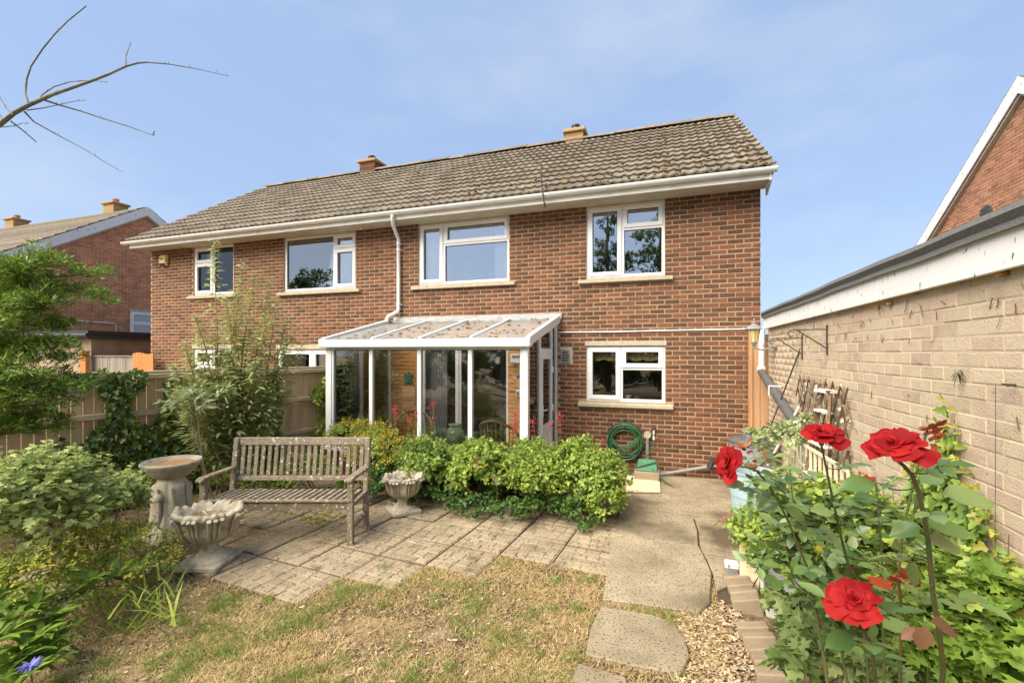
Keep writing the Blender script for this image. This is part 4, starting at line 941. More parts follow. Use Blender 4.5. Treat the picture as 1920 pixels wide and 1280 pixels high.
tu = thing('turtle_plaque', 'green turtle shaped plaque on the orange painted wall', 'plaque', (p.x,-.005,p.z), local=True)
MB().prismY([(.075*math.cos(a)*1.0, .09*math.sin(a)) for a in [i*math.pi/6 for i in range(12)]], -.025, 0).build('shell', 'green_plastic', tu, bevel=.01)
for a in (40,140,220,320,90): MB().prismY([((.07+.05*q)*math.cos(R(a+dq)), (.08+.05*q)*math.sin(R(a+dq))) for q, dq in ((0,-16),(1,-12),(1.1,8),(0,16))], -.018, -.001).build('flipper' if a != 90 else 'head', 'green_plastic', tu)
p = atY(968, 672, -.04)
hb = thing('wall_heater', 'white wall box high on the orange painted wall', 'heater', (p.x,-.0,p.z)); MB().box(p.x-.10,p.x+.20,-.09,-.002,p.z-.08,p.z+.08).build('case', 'white_upvc', hb, bevel=.012); MB().box(p.x-.06,p.x+.17,-.094,-.089,p.z+.01,p.z+.055).build('grille', 'grey_plastic', hb)
for py, nm, lb in ((700,'wall_switch','small grey switch box below the white wall heater'),(737,'wall_telephone','white wall handset lowest on the orange painted wall')):
    p = atY(971, py, -.02); t = thing(nm, lb, 'switch', (p.x,-.0,p.z)); MB().box(p.x-.035,p.x+.05,-.035,-.002,p.z-.06,p.z+.06).build('case', 'white_upvc' if py > 710 else 'grey_plastic', t, bevel=.008); MB().box(p.x-.02,p.x+.02,-.05,-.0352,p.z-.04,p.z+.03).build('face', 'grey_plastic', t, bevel=.004)
p = atY(933, 665, -1.55)
kc = thing('wind_chime', 'small pale hanging ornament inside the conservatory glass', 'ornament', (p.x,-1.55,p.z)); MB().tube([(p.x,-1.55,2.03),(p.x,-1.55,p.z)], .002, 4).build('cord', 'white_upvc', kc)
for k in range(4): MB().prismY([(p.x-.03+k*.016,p.z-.02-.03*k%.05),(p.x-.012+k*.016,p.z-.02),(p.x-.018+k*.016,p.z-.12-.02*(k%2)),(p.x-.03+k*.016,p.z-.11)], -1.552-.003*k, -1.549-.003*k).build('blade', 'white_upvc', kc)
# pots behind the kitchen window
for x, r, h, m, lb in ((-1.93,.055,.085,'cream_paint','cream flowerpot behind the kitchen window pane'), (-1.79,.045,.07,'terracotta','small terracotta pot beside the cream pot inside the window')):
    t = thing('flowerpot', lb, 'flowerpot', (x,.20,1.15), local=True); MB().lathe([(r*.7,0),(r*.95,h*.8),(r*1.05,h*.8),(r*1.05,h),(r*.9,h)], 16).build('pot', m, t, smooth=True); MB().lathe([(.001,0),(r*.9,0)], 16, (0,0,h*.93)).build('soil', 'bed_soil', t)
MB().box(-2.57,-1.36,.12,.28,1.10,1.148).build('window_board', 'white_upvc', house)
t = thing('house_plant', 'potted plant with small leaves behind the left kitchen pane', 'plant', (-2.36,.20,1.15)); MB().lathe([(.05,0),(.075,.08),(.07,.08)], 14, (-2.36,.2,1.15)).build('pot', 'white_upvc', t, smooth=True)
P_, A_, N_ = crown([((-2.36,.2,1.33),(.12,.06,.12))], 170, 8); leaves('foliage', P_, A_, N_, .045, 'small', 'lf_hedge_light', t); stems_to((-2.36,.2,1.22), [(-2.40,.2,1.36),(-2.3,.2,1.38)], .004, .002, 'green_stem', t, spread=.01)

# ------------------------------------------------------------------ hose, tap, pipes and bits by the kitchen wall
hp = atY(1172, 830, -.06)
hs = thing('garden_hose', 'coiled green garden hose hanging on the brick wall', 'hose', (hp.x,-.06,hp.z))
pts = []
for i in range(11*24):
    a = i/24*2*math.pi+.4; k = i//24; rx = .245+.03*math.sin(k*2.1); rz_ = .25+.035*math.cos(k*1.7); y = -.05-.012*(k % 5)-.01*math.sin(a*.5)
    pts.append((hp.x+rx*math.cos(a)+.012*math.sin(k*3.), y, hp.z+.10-.05*(k % 3)*.5+rz_*math.sin(a)-.06))
MB().tube(pts, .0105, 6).build('coil', 'hose_green', hs, smooth=True)
for k in range(4):
    MB().tube([(hp.x-.22,-.08,hp.z+.09-.03*k),(hp.x-.1+.04*k,-.11,hp.z-.05-.035*k),(hp.x+.05,-.11,hp.z-.03-.03*k),(hp.x+.23,-.08,hp.z+.12-.02*k)], .0105, 6).build('loop', 'hose_green', hs, smooth=True)
tp = atY(1226, 808, -.08)
MB().tube([(tp.x,-.10,tp.z-.10),(tp.x+.0,-.12,tp.z-.25),(tp.x-.12,-.16,.30),(tp.x-.30,-.25,.08),(hp.x-.15,-.30,.02),(hp.x-.35,-.3,.015)], .0105, 6).build('tail', 'hose_green', hs, smooth=True)
MB().tube([(hp.x+.05,-.35,.03),(tp.x-.25,-.45,.16),(tp.x+.0,-.5,.20),(tp.x+.15,-.55,.06),(tp.x+.30,-.75,.02)], .0105, 6).build('tail', 'hose_green', hs, smooth=True)
mb = MB().bar((hp.x-.27,-.012,hp.z+.20),(hp.x,-.012,hp.z+.375),.03,.025).bar((hp.x+.27,-.012,hp.z+.20),(hp.x,-.012,hp.z+.375),.03,.025).bar((hp.x-.27,-.012,hp.z+.185),(hp.x+.27,-.012,hp.z+.185),.02,.02)
mb.build('hanger', 'rusty_iron', hs); MB().tube([(hp.x,-.01,hp.z+.25),(hp.x,-.12,hp.z+.245),(hp.x,-.13,hp.z+.28)], .012, 6).build('peg', 'rusty_iron', hs)
ta = thing('garden_tap', 'outside tap with pipe on the brick wall beside the hose', 'tap', (tp.x,-.04,tp.z), local=True)
MB().tube([(0,.04,0),(0,-.05,0),(0,-.07,-.03),(0,-.07,-.07)], .014, 8).build('body', 'grey_metal', ta, smooth=True); MB().box(-.035,.035,-.05,-.03,.03,.045).tube([(0,-.04,0),(0,-.04,.04)], .008, 6).build('handle', 'black_plastic', ta); MB().tube([(0,-.07,-.07),(0,-.07,-.13)], .017, 8).build('hose_connector', 'cream_paint', ta)
dpx = atY(1214, 830, -.05)
dn = thing('drain_pipe', 'short grey waste pipe standing beside the garden tap', 'pipe', (dpx.x,-.05,0)); MB().tube([(dpx.x,-.05,.16),(dpx.x,-.05,.62)], .024, 8).build('pipe', 'grey_plastic', dn, smooth=True); MB().tube([(dpx.x,.0,.635),(dpx.x,-.075,.635)], .055, 10).build('wall_collar', 'stone_sill', dn)
gc = atY(1213, 872, -.42)
gr_ = thing('gully_cover', 'green plastic cover resting on a concrete block', 'cover', (gc.x,-.42,.17))
MB().add([(gc.x-.16,-.52,.17),(gc.x+.16,-.52,.17),(gc.x+.16,-.26,.17),(gc.x-.16,-.26,.17),(gc.x-.14,-.50,.20),(gc.x+.14,-.50,.20),(gc.x+.13,-.30,.31),(gc.x-.13,-.30,.31)], [(0,3,2,1),(4,5,6,7),(0,1,5,4),(1,2,6,5),(2,3,7,6),(3,0,4,7)]).build('lid', 'green_plastic', gr_, bevel=.01)
MB().tube([(gc.x-.17,-.50,.205),(gc.x,-.44,.25),(gc.x+.16,-.38,.30)], .01, 6).build('strap', 'dark_metal', gr_)
cb = thing('concrete_block', 'pale concrete block under the green plastic cover', 'block', (gc.x,-.42,0)); MB().box(gc.x-.18,gc.x+.18,-.55,-.24,.012,.166).build('body', 'edging', cb, bevel=.01)
pl = thing('plywood_sheet', 'pale cut sheet of plywood lying on the path', 'board', (-1.65,-.8,0)); MB().prism([(-1.84,-1.22),(-1.40,-1.10),(-1.42,-.58),(-1.92,-.33)], .040, .055).build('sheet', 'plywood', pl)
ws = thing('waste_pipe', 'sloping grey waste pipe along the foot of the brick wall', 'pipe', (-1.0,-.1,.1)); MB().tube([(-1.40,-.14,.05),(-.66,-.10,.225),(-.3,-.10,.31)], .026, 10).build('pipe', 'grey_plastic', ws, smooth=True); MB().tube([(-.72,-.11,.18),(-.66,-.10,.32)], .045, 8).build('joint', 'black_plastic', ws); MB().tube([(-1.44,-.15,.04),(-1.36,-.13,.06)], .034, 10).build('socket', 'grey_plastic', ws)

# ------------------------------------------------------------------ bins by the garage
def ribbed(name, label, cat, c, r, h, m, taper=.82, ribs=(.62,.74,.86)):
    t = thing(name, label, cat, c, local=True); pr = [(r*taper*.95,0),(r*taper,.01)]
    for i in range(1, 25):
        z = h*i/24; pr.append((r*(taper+(1-taper)*i/24)+(.006 if any(abs(i/24-q) < .022 for q in ribs) else 0), z))
    pr += [(r+.012,h),(r+.014,h+.018),(r-.004,h+.018),(r-.012,h*.6),(.01,h*.58)]
    MB().lathe(pr, 36).build('body', m, t, smooth=True, ang=50); return t
bn = ribbed('plastic_bin', 'pale blue ribbed plastic bin behind the rose bush', 'bin', (-.45,-2.10,.03), .225, .62, 'pale_blue_plastic')
MB().lathe([(.001,0),(.215,0)], 30, (0,0,.5)).build('compost', 'bed_soil', bn)
wb = ribbed('water_butt', 'grey water butt with dark lid near the side gate', 'water butt', (-.28,-1.05,.03), .27, .74, 'water_butt_plastic', .88, (.2,.5,.8))
ld = MB().lathe([(.285,0),(.288,.03),(.26,.05),(.12,.085),(.02,.09)], 30, (0,0,.75)).build('lid', 'dark_grey_pipe', wb, smooth=True)
MB().tube([(.12,-.02,.82),(.12,-.02,.90),(.14,-.02,.93),(.25,-.02,.935)], .045, 10).build('inlet_elbow', 'black_plastic', wb, smooth=True)
MB().lathe([(.03,0),(.04,.01),(.04,.04),(.02,.05)], 10, (-.05,-.12,.815)).build('blue_cap', 'blue_plastic', wb, smooth=True)
tg = thing('white_trough', 'white plastic planter trough among the border plants', 'planter', (-.44,-3.42,-.06), R(-8), local=True)
MB().add([(-.13,-.42,.05),(.13,-.42,.05),(.13,.42,.05),(-.13,.42,.05),(-.17,-.47,.27),(.17,-.47,.27),(.17,.47,.27),(-.17,.47,.27),(-.14,-.44,.27),(.14,-.44,.27),(.14,.44,.27),(-.14,.44,.27),(-.13,-.42,.20),(.13,-.42,.20),(.13,.42,.20),(-.13,.42,.20)],
   [(0,3,2,1),(0,1,5,4),(1,2,6,5),(2,3,7,6),(3,0,4,7),(4,5,9,8),(5,6,10,9),(6,7,11,10),(7,4,8,11),(8,9,13,12),(9,10,14,13),(10,11,15,14),(11,8,12,15),(12,13,14,15)]).build('body', 'white_upvc', tg, bevel=.008)
lb_ = thing('loose_brick', 'white faced loose brick at the head of the edging', 'brick', (-.80,-3.22,0)); MB().box(-.84,-.74,-3.30,-3.22,.03,.085).build('body', 'grey_plastic', lb_, bevel=.008); MB().box(-.845,-.735,-3.305,-3.215,.086,.135).build('top', 'white_painted', lb_, bevel=.008)
cb2 = thing('cardboard_sheet', 'small tan board propped upright beside the white trough', 'board', (-.72,-3.40,0)); MB().add([(-.75,-3.42,.02),(-.62,-3.47,.02),(-.60,-3.45,.20),(-.75,-3.38,.36),(-.745,-3.408,.02),(-.615,-3.458,.02),(-.595,-3.438,.20),(-.745,-3.368,.36)], [(0,1,2,3),(7,6,5,4),(0,4,5,1),(1,5,6,2),(2,6,7,3),(3,7,4,0)]).build('sheet', 'plywood', cb2)

# ------------------------------------------------------------------ bench
RFw = Vector((-4.27,-3.82,0))
bench = thing('garden_bench', 'weathered grey slatted wooden garden bench with peeling paint', 'bench', RFw, YAW, local=True)   # local x to the right, y away, origin at the front right leg
BW = 1.52
def bx(x0,x1,y0,y1,z0,z1,nm,b=.004): return MB().box(x0,x1,y0,y1,z0,z1).build(nm, 'bench_wood', bench, bevel=b)
for x in (-BW, -.055):
    bx(x, x+.055, 0, .055, 0, .655, 'leg')
    MB().prismX([(.47,0),(.53,0),(.53,.42),(.62,.985),(.56,.985),(.47,.42)], x+.002, x+.053).build('rear_leg', 'bench_wood', bench, bevel=.004)
    MB().prismX([(-.045,.655),(-.05,.685),(.0,.70),(.50,.688),(.50,.662),(.0,.664)], x-.012, x+.067).build('armrest', 'bench_wood', bench, bevel=.006)
    bx(x+.008, x+.047, .056, .469, .16, .20, 'stretcher'); bx(x+.008, x+.047, .056, .469, .385, .43, 'side_rail')
MB().box(-BW+.056,-.056,.012,.05,.375,.45).build('front_rail', 'bench_wood', bench, bevel=.004)
MB().box(-BW+.04,-.02,-.012,.03,.452,.478).build('seat_nose', 'bench_wood', bench, bevel=.008)
MB().box(-BW+.056,-.056,.445,.49,.38,.43).build('back_seat_rail', 'bench_wood', bench, bevel=.004)
ns = 21
for i in range(ns):
    x = -BW+.075+i*(BW-.15)/(ns-1)
    MB().add([(x-.021,.033,.452),(x+.021,.033,.452),(x+.021,.46,.432),(x-.021,.46,.432),(x-.021,.033,.474),(x+.021,.033,.474),(x+.021,.46,.452),(x-.021,.46,.452)], [(0,3,2,1),(4,5,6,7),(0,1,5,4),(1,2,6,5),(2,3,7,6),(3,0,4,7)]).build('seat_slat', 'bench_wood', bench, bevel=.003)
def by(z): return .53+(z-.42)*.159-.028
MB().prismX([(by(.905)-.004,.905),(by(.985)-.004,.985),(by(.985)+.036,.985),(by(.905)+.036,.905)], -BW+.054,-.054).build('top_rail', 'bench_wood', bench, bevel=.004)
MB().prismX([(by(.525),.525),(by(.575),.575),(by(.575)+.034,.575),(by(.525)+.034,.525)], -BW+.054,-.054).build('lower_back_rail', 'bench_wood', bench, bevel=.004)
nb = 19
for i in range(nb):
    x = -BW+.10+i*(BW-.20)/(nb-1); j = random.uniform(-.003,.003)
    MB().prismX([(by(.577)+.006,.577),(by(.903)+.004,.903),(by(.903)+.022,.903),(by(.577)+.024,.577)], x-.021+j, x+.021+j).build('back_slat', 'bench_wood', bench, bevel=.003)

# ------------------------------------------------------------------ bird bath and urns
bc = Vector((-6.28,-4.18,0))
bb = thing('bird_bath', 'pale stone bird bath with wide shallow bowl on a tree trunk pedestal', 'bird bath', bc, local=True)
def trunk(r, z, a, i): return r*(1+.10*math.sin(3*a+z*2.2)+.06*math.sin(5*a-z*5)+.045*math.sin(11*a+z*3)+.03*math.sin(17*a)), z
MB().lathe([(.25,0),(.255,.03),(.24,.06),(.20,.12),(.17,.20),(.155,.30),(.16,.40),(.15,.50),(.155,.56),(.125,.585),(.12,.64)], 56, fn=lambda r,z,a,i: trunk(r,z,a,i) if z < .57 else (r,z)).build('pedestal', 'cast_stone_pale', bb, smooth=True, ang=70)
mb = MB()
for k in range(7):
    a = k*.9+.4; q = [(.165*math.cos(a+.12*math.sin(z*9+k)), .165*math.sin(a+.12*math.sin(z*9+k)), z) for z in (.05,.14,.24,.34,.44,.54)]; mb.tube(q, [.035,.024,.018,.02,.018,.012], 7)
mb.blob((.03,-.155,.43), .05, .07, 8)
mb.build('carved_roots', 'cast_stone_pale', bb, smooth=True, ang=70)
MB().lathe([(.11,.62),(.16,.64),(.20,.68),(.24,.735),(.268,.765),(.274,.785),(.264,.80),(.242,.797),(.22,.775),(.17,.755),(.10,.745),(.01,.742)], 48).build('bowl', 'cast_stone', bb, smooth=True, ang=50)
MB().lathe([(.001,0),(.215,0)], 40, (0,0,.768)).build('silt', 'bath_silt', bb)
def urn(name, label, loc, sc, rz, squash):
    t = thing(name, label, 'urn', loc, rz, group='stone acanthus urns', local=True); s = sc
    MB().box(-.20*s,.20*s,-.20*s,.20*s,0,.055*s).build('plinth', 'cast_stone', t, bevel=.012*s)
    MB().lathe([(.185*s,.056*s),(.175*s,.075*s),(.13*s,.095*s),(.09*s,.13*s),(.075*s,.17*s),(.08*s,.185*s),(.095*s,.195*s),(.09*s,.21*s)], 40, fn=lambda r,z,a,i: (r*(1+.035*math.cos(12*a)*(1 if z < .15*s else 0)), z)).build('foot', 'cast_stone', t, smooth=True, ang=60)
    def lob(r, z, a, i):
        k = min(1, max(0, (z/s-.20)/.28)); l = abs(math.cos(4*a)); q = 1-.12*k*(1-l)
        e = 1+squash*math.cos(2*a); ve = .030*s*k*k*l + .010*s*math.cos(24*a)*k
        return r*q*e*(1+.022*math.cos(24*a)*(1 if k > .1 else 0)), z+ve
    MB().lathe([(.085*s,.205*s),(.13*s,.225*s),(.185*s,.265*s),(.215*s,.32*s),(.225*s,.38*s),(.24*s,.425*s),(.275*s,.45*s),(.285*s,.47*s),(.27*s,.49*s),(.24*s,.485*s),(.22*s,.46*s),(.20*s,.42*s),(.02*s,.415*s)], 96, fn=lob).build('bowl', 'cast_stone', t, smooth=True, ang=70)
    for k in range(8):
        a = k*math.pi/4; e = 1+squash*math.cos(2*a)
        mb = MB()
        for dz in (-1,0,1):
            aa = a+dz*.17; mb.tube([(r*s*e*math.cos(aa), r*s*e*math.sin(aa), z*s) for r, z in ((.135,.225),(.20,.28),(.228,.34),(.24,.40),(.265,.445),(.292,.475))], [q*s for q in (.006,.012,.013,.013,.016,.02)], 6)
        mb.build('acanthus_leaf', 'cast_stone', t, smooth=True, ang=70)
    mb = MB().lathe([(.001,0),(.205*s,0)], 32, (0,0,.435*s), fn=lambda r,z,a,i: (r*(1+squash*math.cos(2*a)), z)); mb.build('soil', 'soil', t)
    return t
urn('stone_urn', 'large carved stone urn on the patio in front of the bird bath', (-5.27,-4.55,.02), .98, R(18), .10)
urn('stone_urn', 'smaller carved stone urn on the patio beside the leafy hedge', (-4.33,-2.80,.02), .86, R(50), 0)
# ------------------------------------------------------------------ paving
pat = MB().prism([(-6.6,-4.95),(-3.3,-4.75),(-1.82,-3.6),(-1.82,-2.5),(-6.6,-2.2)], -.05, .004).build('patio', 'bed_soil', kind='structure')
PA = R(4.8); PU = Vector((math.cos(PA), -math.sin(PA), 0)); PV = Vector((math.sin(PA), math.cos(PA), 0)); PO = Vector((-3.87,-3.43,0)); PW, PH_ = .52, .465
def slab_mesh(k, joint):
    rd = random.Random(k); mb = MB(); mb.box(.010, PW-.010, .010, PH_-.010, -.02, .013)
    ys = [0]+[PH_*(i/4)+rd.uniform(-.008,.008) for i in (1,2,3)]+[PH_]
    for a, b in zip(ys, ys[1:]):
        n = rd.choice((3,4,4,5)); xs = [0]+sorted(PW*(i/n)+rd.uniform(-.025,.025) for i in range(1,n))+[PW]
        for c, d in zip(xs, xs[1:]):
            g = .016; x0,x1,y0,y1 = c+joint+(g if c == 0 else 0), d-joint-(g if d == PW else 0), a+joint+(g if a == 0 else 0), b-joint-(g if b == PH_ else 0)
            h = .0195+rd.uniform(-.003,.003); e = .007
            mb.add([(x0,y0,.0128),(x1,y0,.0128),(x1,y1,.0128),(x0,y1,.0128),(x0+e,y0+e,h),(x1-e,y0+e,h),(x1-e,y1-e,h),(x0+e,y1-e,h)], [(4,5,6,7),(0,1,5,4),(1,2,6,5),(2,3,7,6),(3,0,4,7)])
    return mb.mesh('paving_slab', 'paving')
SM = [slab_mesh(k, .003) for k in range(6)]+[slab_mesh(k+20, .0065) for k in range(3)]
PCELLS = []
for j, (i0, i1) in {-3: (-3,-2), -2: (-5,0), -1: (-5,1), 0: (-5,3), 1: (-5,3), 2: (-5,3)}.items():
    for i in range(i0, i1+1): PCELLS.append((i,j))
PCELLS += [(-1,-3)]
for (i, j) in PCELLS:
    o = link('paving_slab', SM[6+(i+j) % 3] if i >= 3 else SM[(i*3+j*5) % 6], pat); q = PO+PU*(i*PW)+PV*(j*PH_); o.location = (q.x, q.y, random.uniform(-.003,.004)); o.rotation_euler = (random.uniform(-.014,.014), random.uniform(-.014,.014), -PA+random.uniform(-.008,.008))
def in_patio(x, y):
    d = Vector((x,y,0))-PO; return (math.floor(d.dot(PU)/PW), math.floor(d.dot(PV)/PH_)) in PC
PC = set(PCELLS)
path = MB().prism([(-3.06,-.03),(.03,-.03),(.03,-3.2),(-.8,-3.6),(-.95,-4.0),(-1.2,-4.8),(-1.85,-4.8),(-1.87,-1.2),(-3.06,-1.2)], -.05, .003).build('path', 'bed_soil', kind='structure')
POLY = [[(-3.05,-.05),(.02,-.05),(.02,-1.20),(-1.0,-1.215),(-1.88,-1.235),(-3.05,-1.24)],
        [(-1.88,-1.25),(-1.0,-1.23),(.02,-1.215),(.02,-1.80),(-1.05,-1.80),(-1.45,-1.745),(-1.86,-1.72)],
        [(-1.86,-1.735),(-1.45,-1.76),(-1.09,-1.82),(-1.03,-1.92),(-1.01,-2.3),(-1.025,-2.72),(-1.3,-2.76),(-1.845,-2.73)],
        [(-1.845,-2.745),(-1.3,-2.775),(-1.025,-2.74),(-.985,-3.0),(-.955,-3.3),(-.99,-3.62),(-1.01,-3.84),(-1.10,-3.99),(-1.42,-4.0),(-1.79,-4.03),(-1.83,-3.2)],
        [(-1.06,-1.815),(.02,-1.815),(.02,-2.85),(-.62,-2.92),(-.998,-2.86),(-1.008,-2.72),(-.995,-2.3),(-1.012,-1.93)],
        [(-.99,-2.885),(-.62,-2.94),(-.3,-2.90),(-.55,-3.25),(-.80,-3.42),(-.945,-3.60),(-.94,-3.3),(-.968,-3.0)],
        [(-1.79,-4.13),(-1.42,-4.12),(-1.27,-4.18),(-1.20,-4.36),(-1.185,-4.52),(-1.24,-4.70),(-1.5,-4.72),(-1.81,-4.71),(-1.82,-4.4)],
        [(-1.84,-4.80),(-1.55,-4.83),(-1.48,-5.1),(-1.86,-5.15)]]
for k, pg in enumerate(POLY):
    MB().prism(pg[::-1] if False else pg, -.03, .030+.004*random.uniform(-1,1)+(.004 if k == 3 else 0)).build('concrete_slab', 'concrete_stained' if k == 4 else 'concrete', path, bevel=.008)
def in_poly(x, y, pg):
    c = False; n = len(pg)
    for i in range(n):
        (x1,y1),(x2,y2) = pg[i], pg[(i+1) % n]
        if (y1 > y) != (y2 > y) and x < (x2-x1)*(y-y1)/(y2-y1)+x1: c = not c
    return c
def on_hard(x, y): return in_patio(x,y) or any(in_poly(x,y,p) for p in POLY)

edg = thing('border_edging', 'row of tan concrete edging blocks along the rose border', 'edging', (-.8,-4.2,0))
for i in range(20):
    y = -3.42-i*.118; x = -.83+.018*math.sin(i*.9)+(.0 if i < 4 else -.0)+i*.004
    if i in (4,5): continue
    Mx = Matrix.Rotation(R(-12+random.uniform(-4,4)),3,'X') @ Matrix.Rotation(R(random.uniform(-14,-6)),3,'Y')
    MB().obox((x+.06,y,.025), (.20,.106,.13), Mx).build('edging_block', 'edging', edg, bevel=.01)

# ------------------------------------------------------------------ dry lawn, grass tufts, litter
def vnoise(x, y): return (np.sin(x*3.1+1.3*np.sin(y*2.3))+np.sin(y*4.3+1.1*np.sin(x*1.9+2))+np.sin((x+y)*7.7)*.5+np.sin((x-y)*11.3+1)*.4)/2.9
def scatter(n, x0, x1, y0, y1, keep):
    x = rng.uniform(x0,x1,n); y = rng.uniform(y0,y1,n); k = np.array([keep(a,b) for a,b in zip(x,y)]); return x[k], y[k]
def lawn_ok(a, b): return (not on_hard(a,b)) and b < -3.0-.0*a and a < -.86 and not (a > -1.22 and b > -4.2 and False)
mb = MB()
mb.grid(lambda u, v: (-5.6+u*4.75, -6.6+v*3.4, .006+.012*math.sin(u*23+v*9)*math.sin(v*17+u*5)*.5+.004), 40, 30)
x, y = scatter(230000, -5.5, -.95, -6.5, -3.3, lawn_ok); v = vnoise(x, y); k = rng.random(len(x)) < np.clip(.68+.65*v, .08, 1)
x, y = x[k], y[k]; n = len(x); a = rng.uniform(0,6.283,n)
ax = np.stack([np.cos(a), np.sin(a), rng.uniform(.02,.9,n)], 1); nr = np.stack([rng.normal(0,.4,n), rng.normal(0,.4,n), np.ones(n)], 1)
lawn = tag(link('dry_lawn', fast_mesh('dry_lawn', *leaf_arrays(np.stack([x,y,np.full(n,.004)],1), ax, nr, rng.uniform(.018,.058,n), 'blade'), 'dry_grass')), 'parched straw coloured lawn in front of the paving', 'grass', kind='stuff')
PX, AX, NX, SX = [], [], [], []
cl = []
while len(cl) < 260:
    a, b = rng.uniform(-5.0,-1.1), rng.uniform(-6.0,-3.4)
    if lawn_ok(a,b) and (vnoise(a*1.3+4,b*1.3) > -.25) and b < -4.1-.35*(a+3)*0: cl.append((a,b))
cl += [(-3.40,-3.50),(-1.42,-4.06),(-1.3,-4.07),(-1.55,-4.06),(-4.0,-4.86),(-3.7,-4.1),(-2.7,-3.7),(-2.2,-3.85),(-1.95,-3.75),(-3.0,-4.2)]
for (a,b) in cl:
    m = rng.integers(18,80); r = rng.uniform(.02,.065); q = rng.normal(0,r,(m,2)); t = rng.uniform(0,6.283,m)
    PX.append(np.stack([a+q[:,0], b+q[:,1], np.full(m,.005)],1)); AX.append(np.stack([np.cos(t)*.7, np.sin(t)*.7, rng.uniform(.35,1.2,m)],1)); NX.append(np.stack([-np.sin(t), np.cos(t), np.full(m,.6)],1)); SX.append(rng.uniform(.035,.085,m))
tag(link('grass_tufts', fast_mesh('grass_tufts', *leaf_arrays(np.concatenate(PX), np.concatenate(AX), np.concatenate(NX), np.concatenate(SX), 'blade'), 'green_grass')), 'scattered green grass tufts growing through the dry lawn', 'grass', kind='stuff')
def chips(name, label, n, box, keep, sz, m):
    x, y = scatter(n, *box, keep); n = len(x); a = rng.uniform(0,6.283,n)
    ax = np.stack([np.cos(a), np.sin(a), rng.uniform(-.15,.25,n)],1); nr = np.stack([rng.normal(0,.3,n), rng.normal(0,.3,n), np.ones(n)],1)
    z = .008+rng.random(n)*.014
    tag(link(name, fast_mesh(name, *leaf_arrays(np.stack([x,y,z],1), ax, nr, rng.uniform(*sz,n), 'chip'), m)), label, 'mulch', kind='stuff')
chips('wood_chips', 'pale wood chip mulch beside the stepping slab', 5200, (-1.27,-.80,-6.2,-3.75), lambda a,b: not on_hard(a,b), (.012,.038), 'wood_chip')
chips('leaf_litter', 'dry leaf litter and cut straw on the bare soil', 4500, (-5.6,-.95,-6.5,-3.6), lambda a,b: lawn_ok(a,b) and vnoise(a,b) < .35, (.01,.04), 'litter')
chips('paving_debris', 'dark crumbs of dirt and moss in the paving joints', 2600, (-6.2,-1.85,-4.8,-2.5), lambda a,b: in_patio(a,b) and (vnoise(a*2+1,b*2) > .12 or rng.random() < .06), (.006,.02), 'bed_soil')
x = rng.uniform(-6.0,-4.6,500); 
mb = MB()
for i in range(160):
    a, b = random.gauss(-5.35,.35), random.gauss(-3.25,.18)
    mb.blob((a,b,.016), random.uniform(.012,.035), .012, 6)
tag(mb.build('moss_patch', 'moss_green'), 'yellow green moss patch on paving under the bench', 'moss', kind='stuff')

# ------------------------------------------------------------------ planting along the conservatory
HG = 'leafy shrubs in the bed before the conservatory'
def hb(px, py, zc, r): p = atz(px, py, zc); return (tuple(p), r)
def bed(name, label, cat, x, y, blobs, n, size, kind, m, **k): return shrub(name, label, cat, (x,y,0), blobs, n, size, kind, m, **k)
# low dark skirt of ivy-like ground cover
cov = thing('ground_ivy', 'dark ivy ground cover along the foot of the conservatory bed', 'ivy', (-3.4,-2.6,0))
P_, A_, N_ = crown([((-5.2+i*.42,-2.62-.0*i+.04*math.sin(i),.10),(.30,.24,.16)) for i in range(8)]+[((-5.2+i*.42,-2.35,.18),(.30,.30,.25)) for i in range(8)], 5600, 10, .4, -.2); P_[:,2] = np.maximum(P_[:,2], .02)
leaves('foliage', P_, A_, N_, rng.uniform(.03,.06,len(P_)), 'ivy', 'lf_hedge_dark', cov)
bed('bright_shrub', 'bright green rounded shrub at the right end of the conservatory bed', 'shrub', -2.15,-2.25, [((-2.12,-2.22,.40),(.36,.42,.36)),((-2.35,-2.0,.50),(.36,.36,.34)),((-1.98,-2.35,.25),(.20,.32,.22))], 6500, .046, 'ovate', 'lf_hedge_light', clumps=40, crad=.30, extra=[('darker_leaves',1100,.05,'ovate','lf_hedge',-.6)], shoots=(90,.16,.045,'ovate','lf_hedge_light'))  # second layer of darker green leaves, reaching lower on the crown
bed('rose_leaf_shrub', 'mid green leafy shrub left of the bright rounded shrub', 'shrub', -2.85,-2.25, [((-2.8,-2.25,.40),(.40,.40,.32)),((-2.95,-2.0,.50),(.36,.34,.28))], 5600, .043, 'ovate', 'lf_hedge', clumps=40, crad=.30, extra=[('new_growth',900,.045,'ovate','lf_hedge_light',.2)], shoots=(70,.20,.042,'ovate','lf_hedge_light'))
bed('currant_shrub', 'green lobed leaf shrub in the middle of the conservatory bed', 'shrub', -3.6,-2.25, [((-3.55,-2.28,.36),(.42,.38,.30)),((-3.7,-2.0,.46),(.40,.34,.26))], 4600, .048, 'lobed', 'lf_hedge', clumps=40, crad=.30, extra=[('new_growth',900,.048,'lobed','lf_hedge_light',.2)], shoots=(70,.20,.045,'lobed','lf_hedge_light'))
bed('columbine_clump', 'pale green columbine clump behind the smaller stone urn', 'shrub', -4.35,-2.2, [((-4.35,-2.25,.38),(.42,.36,.30)),((-4.5,-1.98,.46),(.40,.30,.26))], 4200, .044, 'lobed', 'lf_hedge_light', clumps=36, crad=.30, extra=[('darker_leaves',1000,.05,'ovate','lf_hedge_dark',-.6)], shoots=(70,.22,.042,'lobed','lf_hedge_light'))  # a darker leaf colour mixed in among the pale lobed leaves
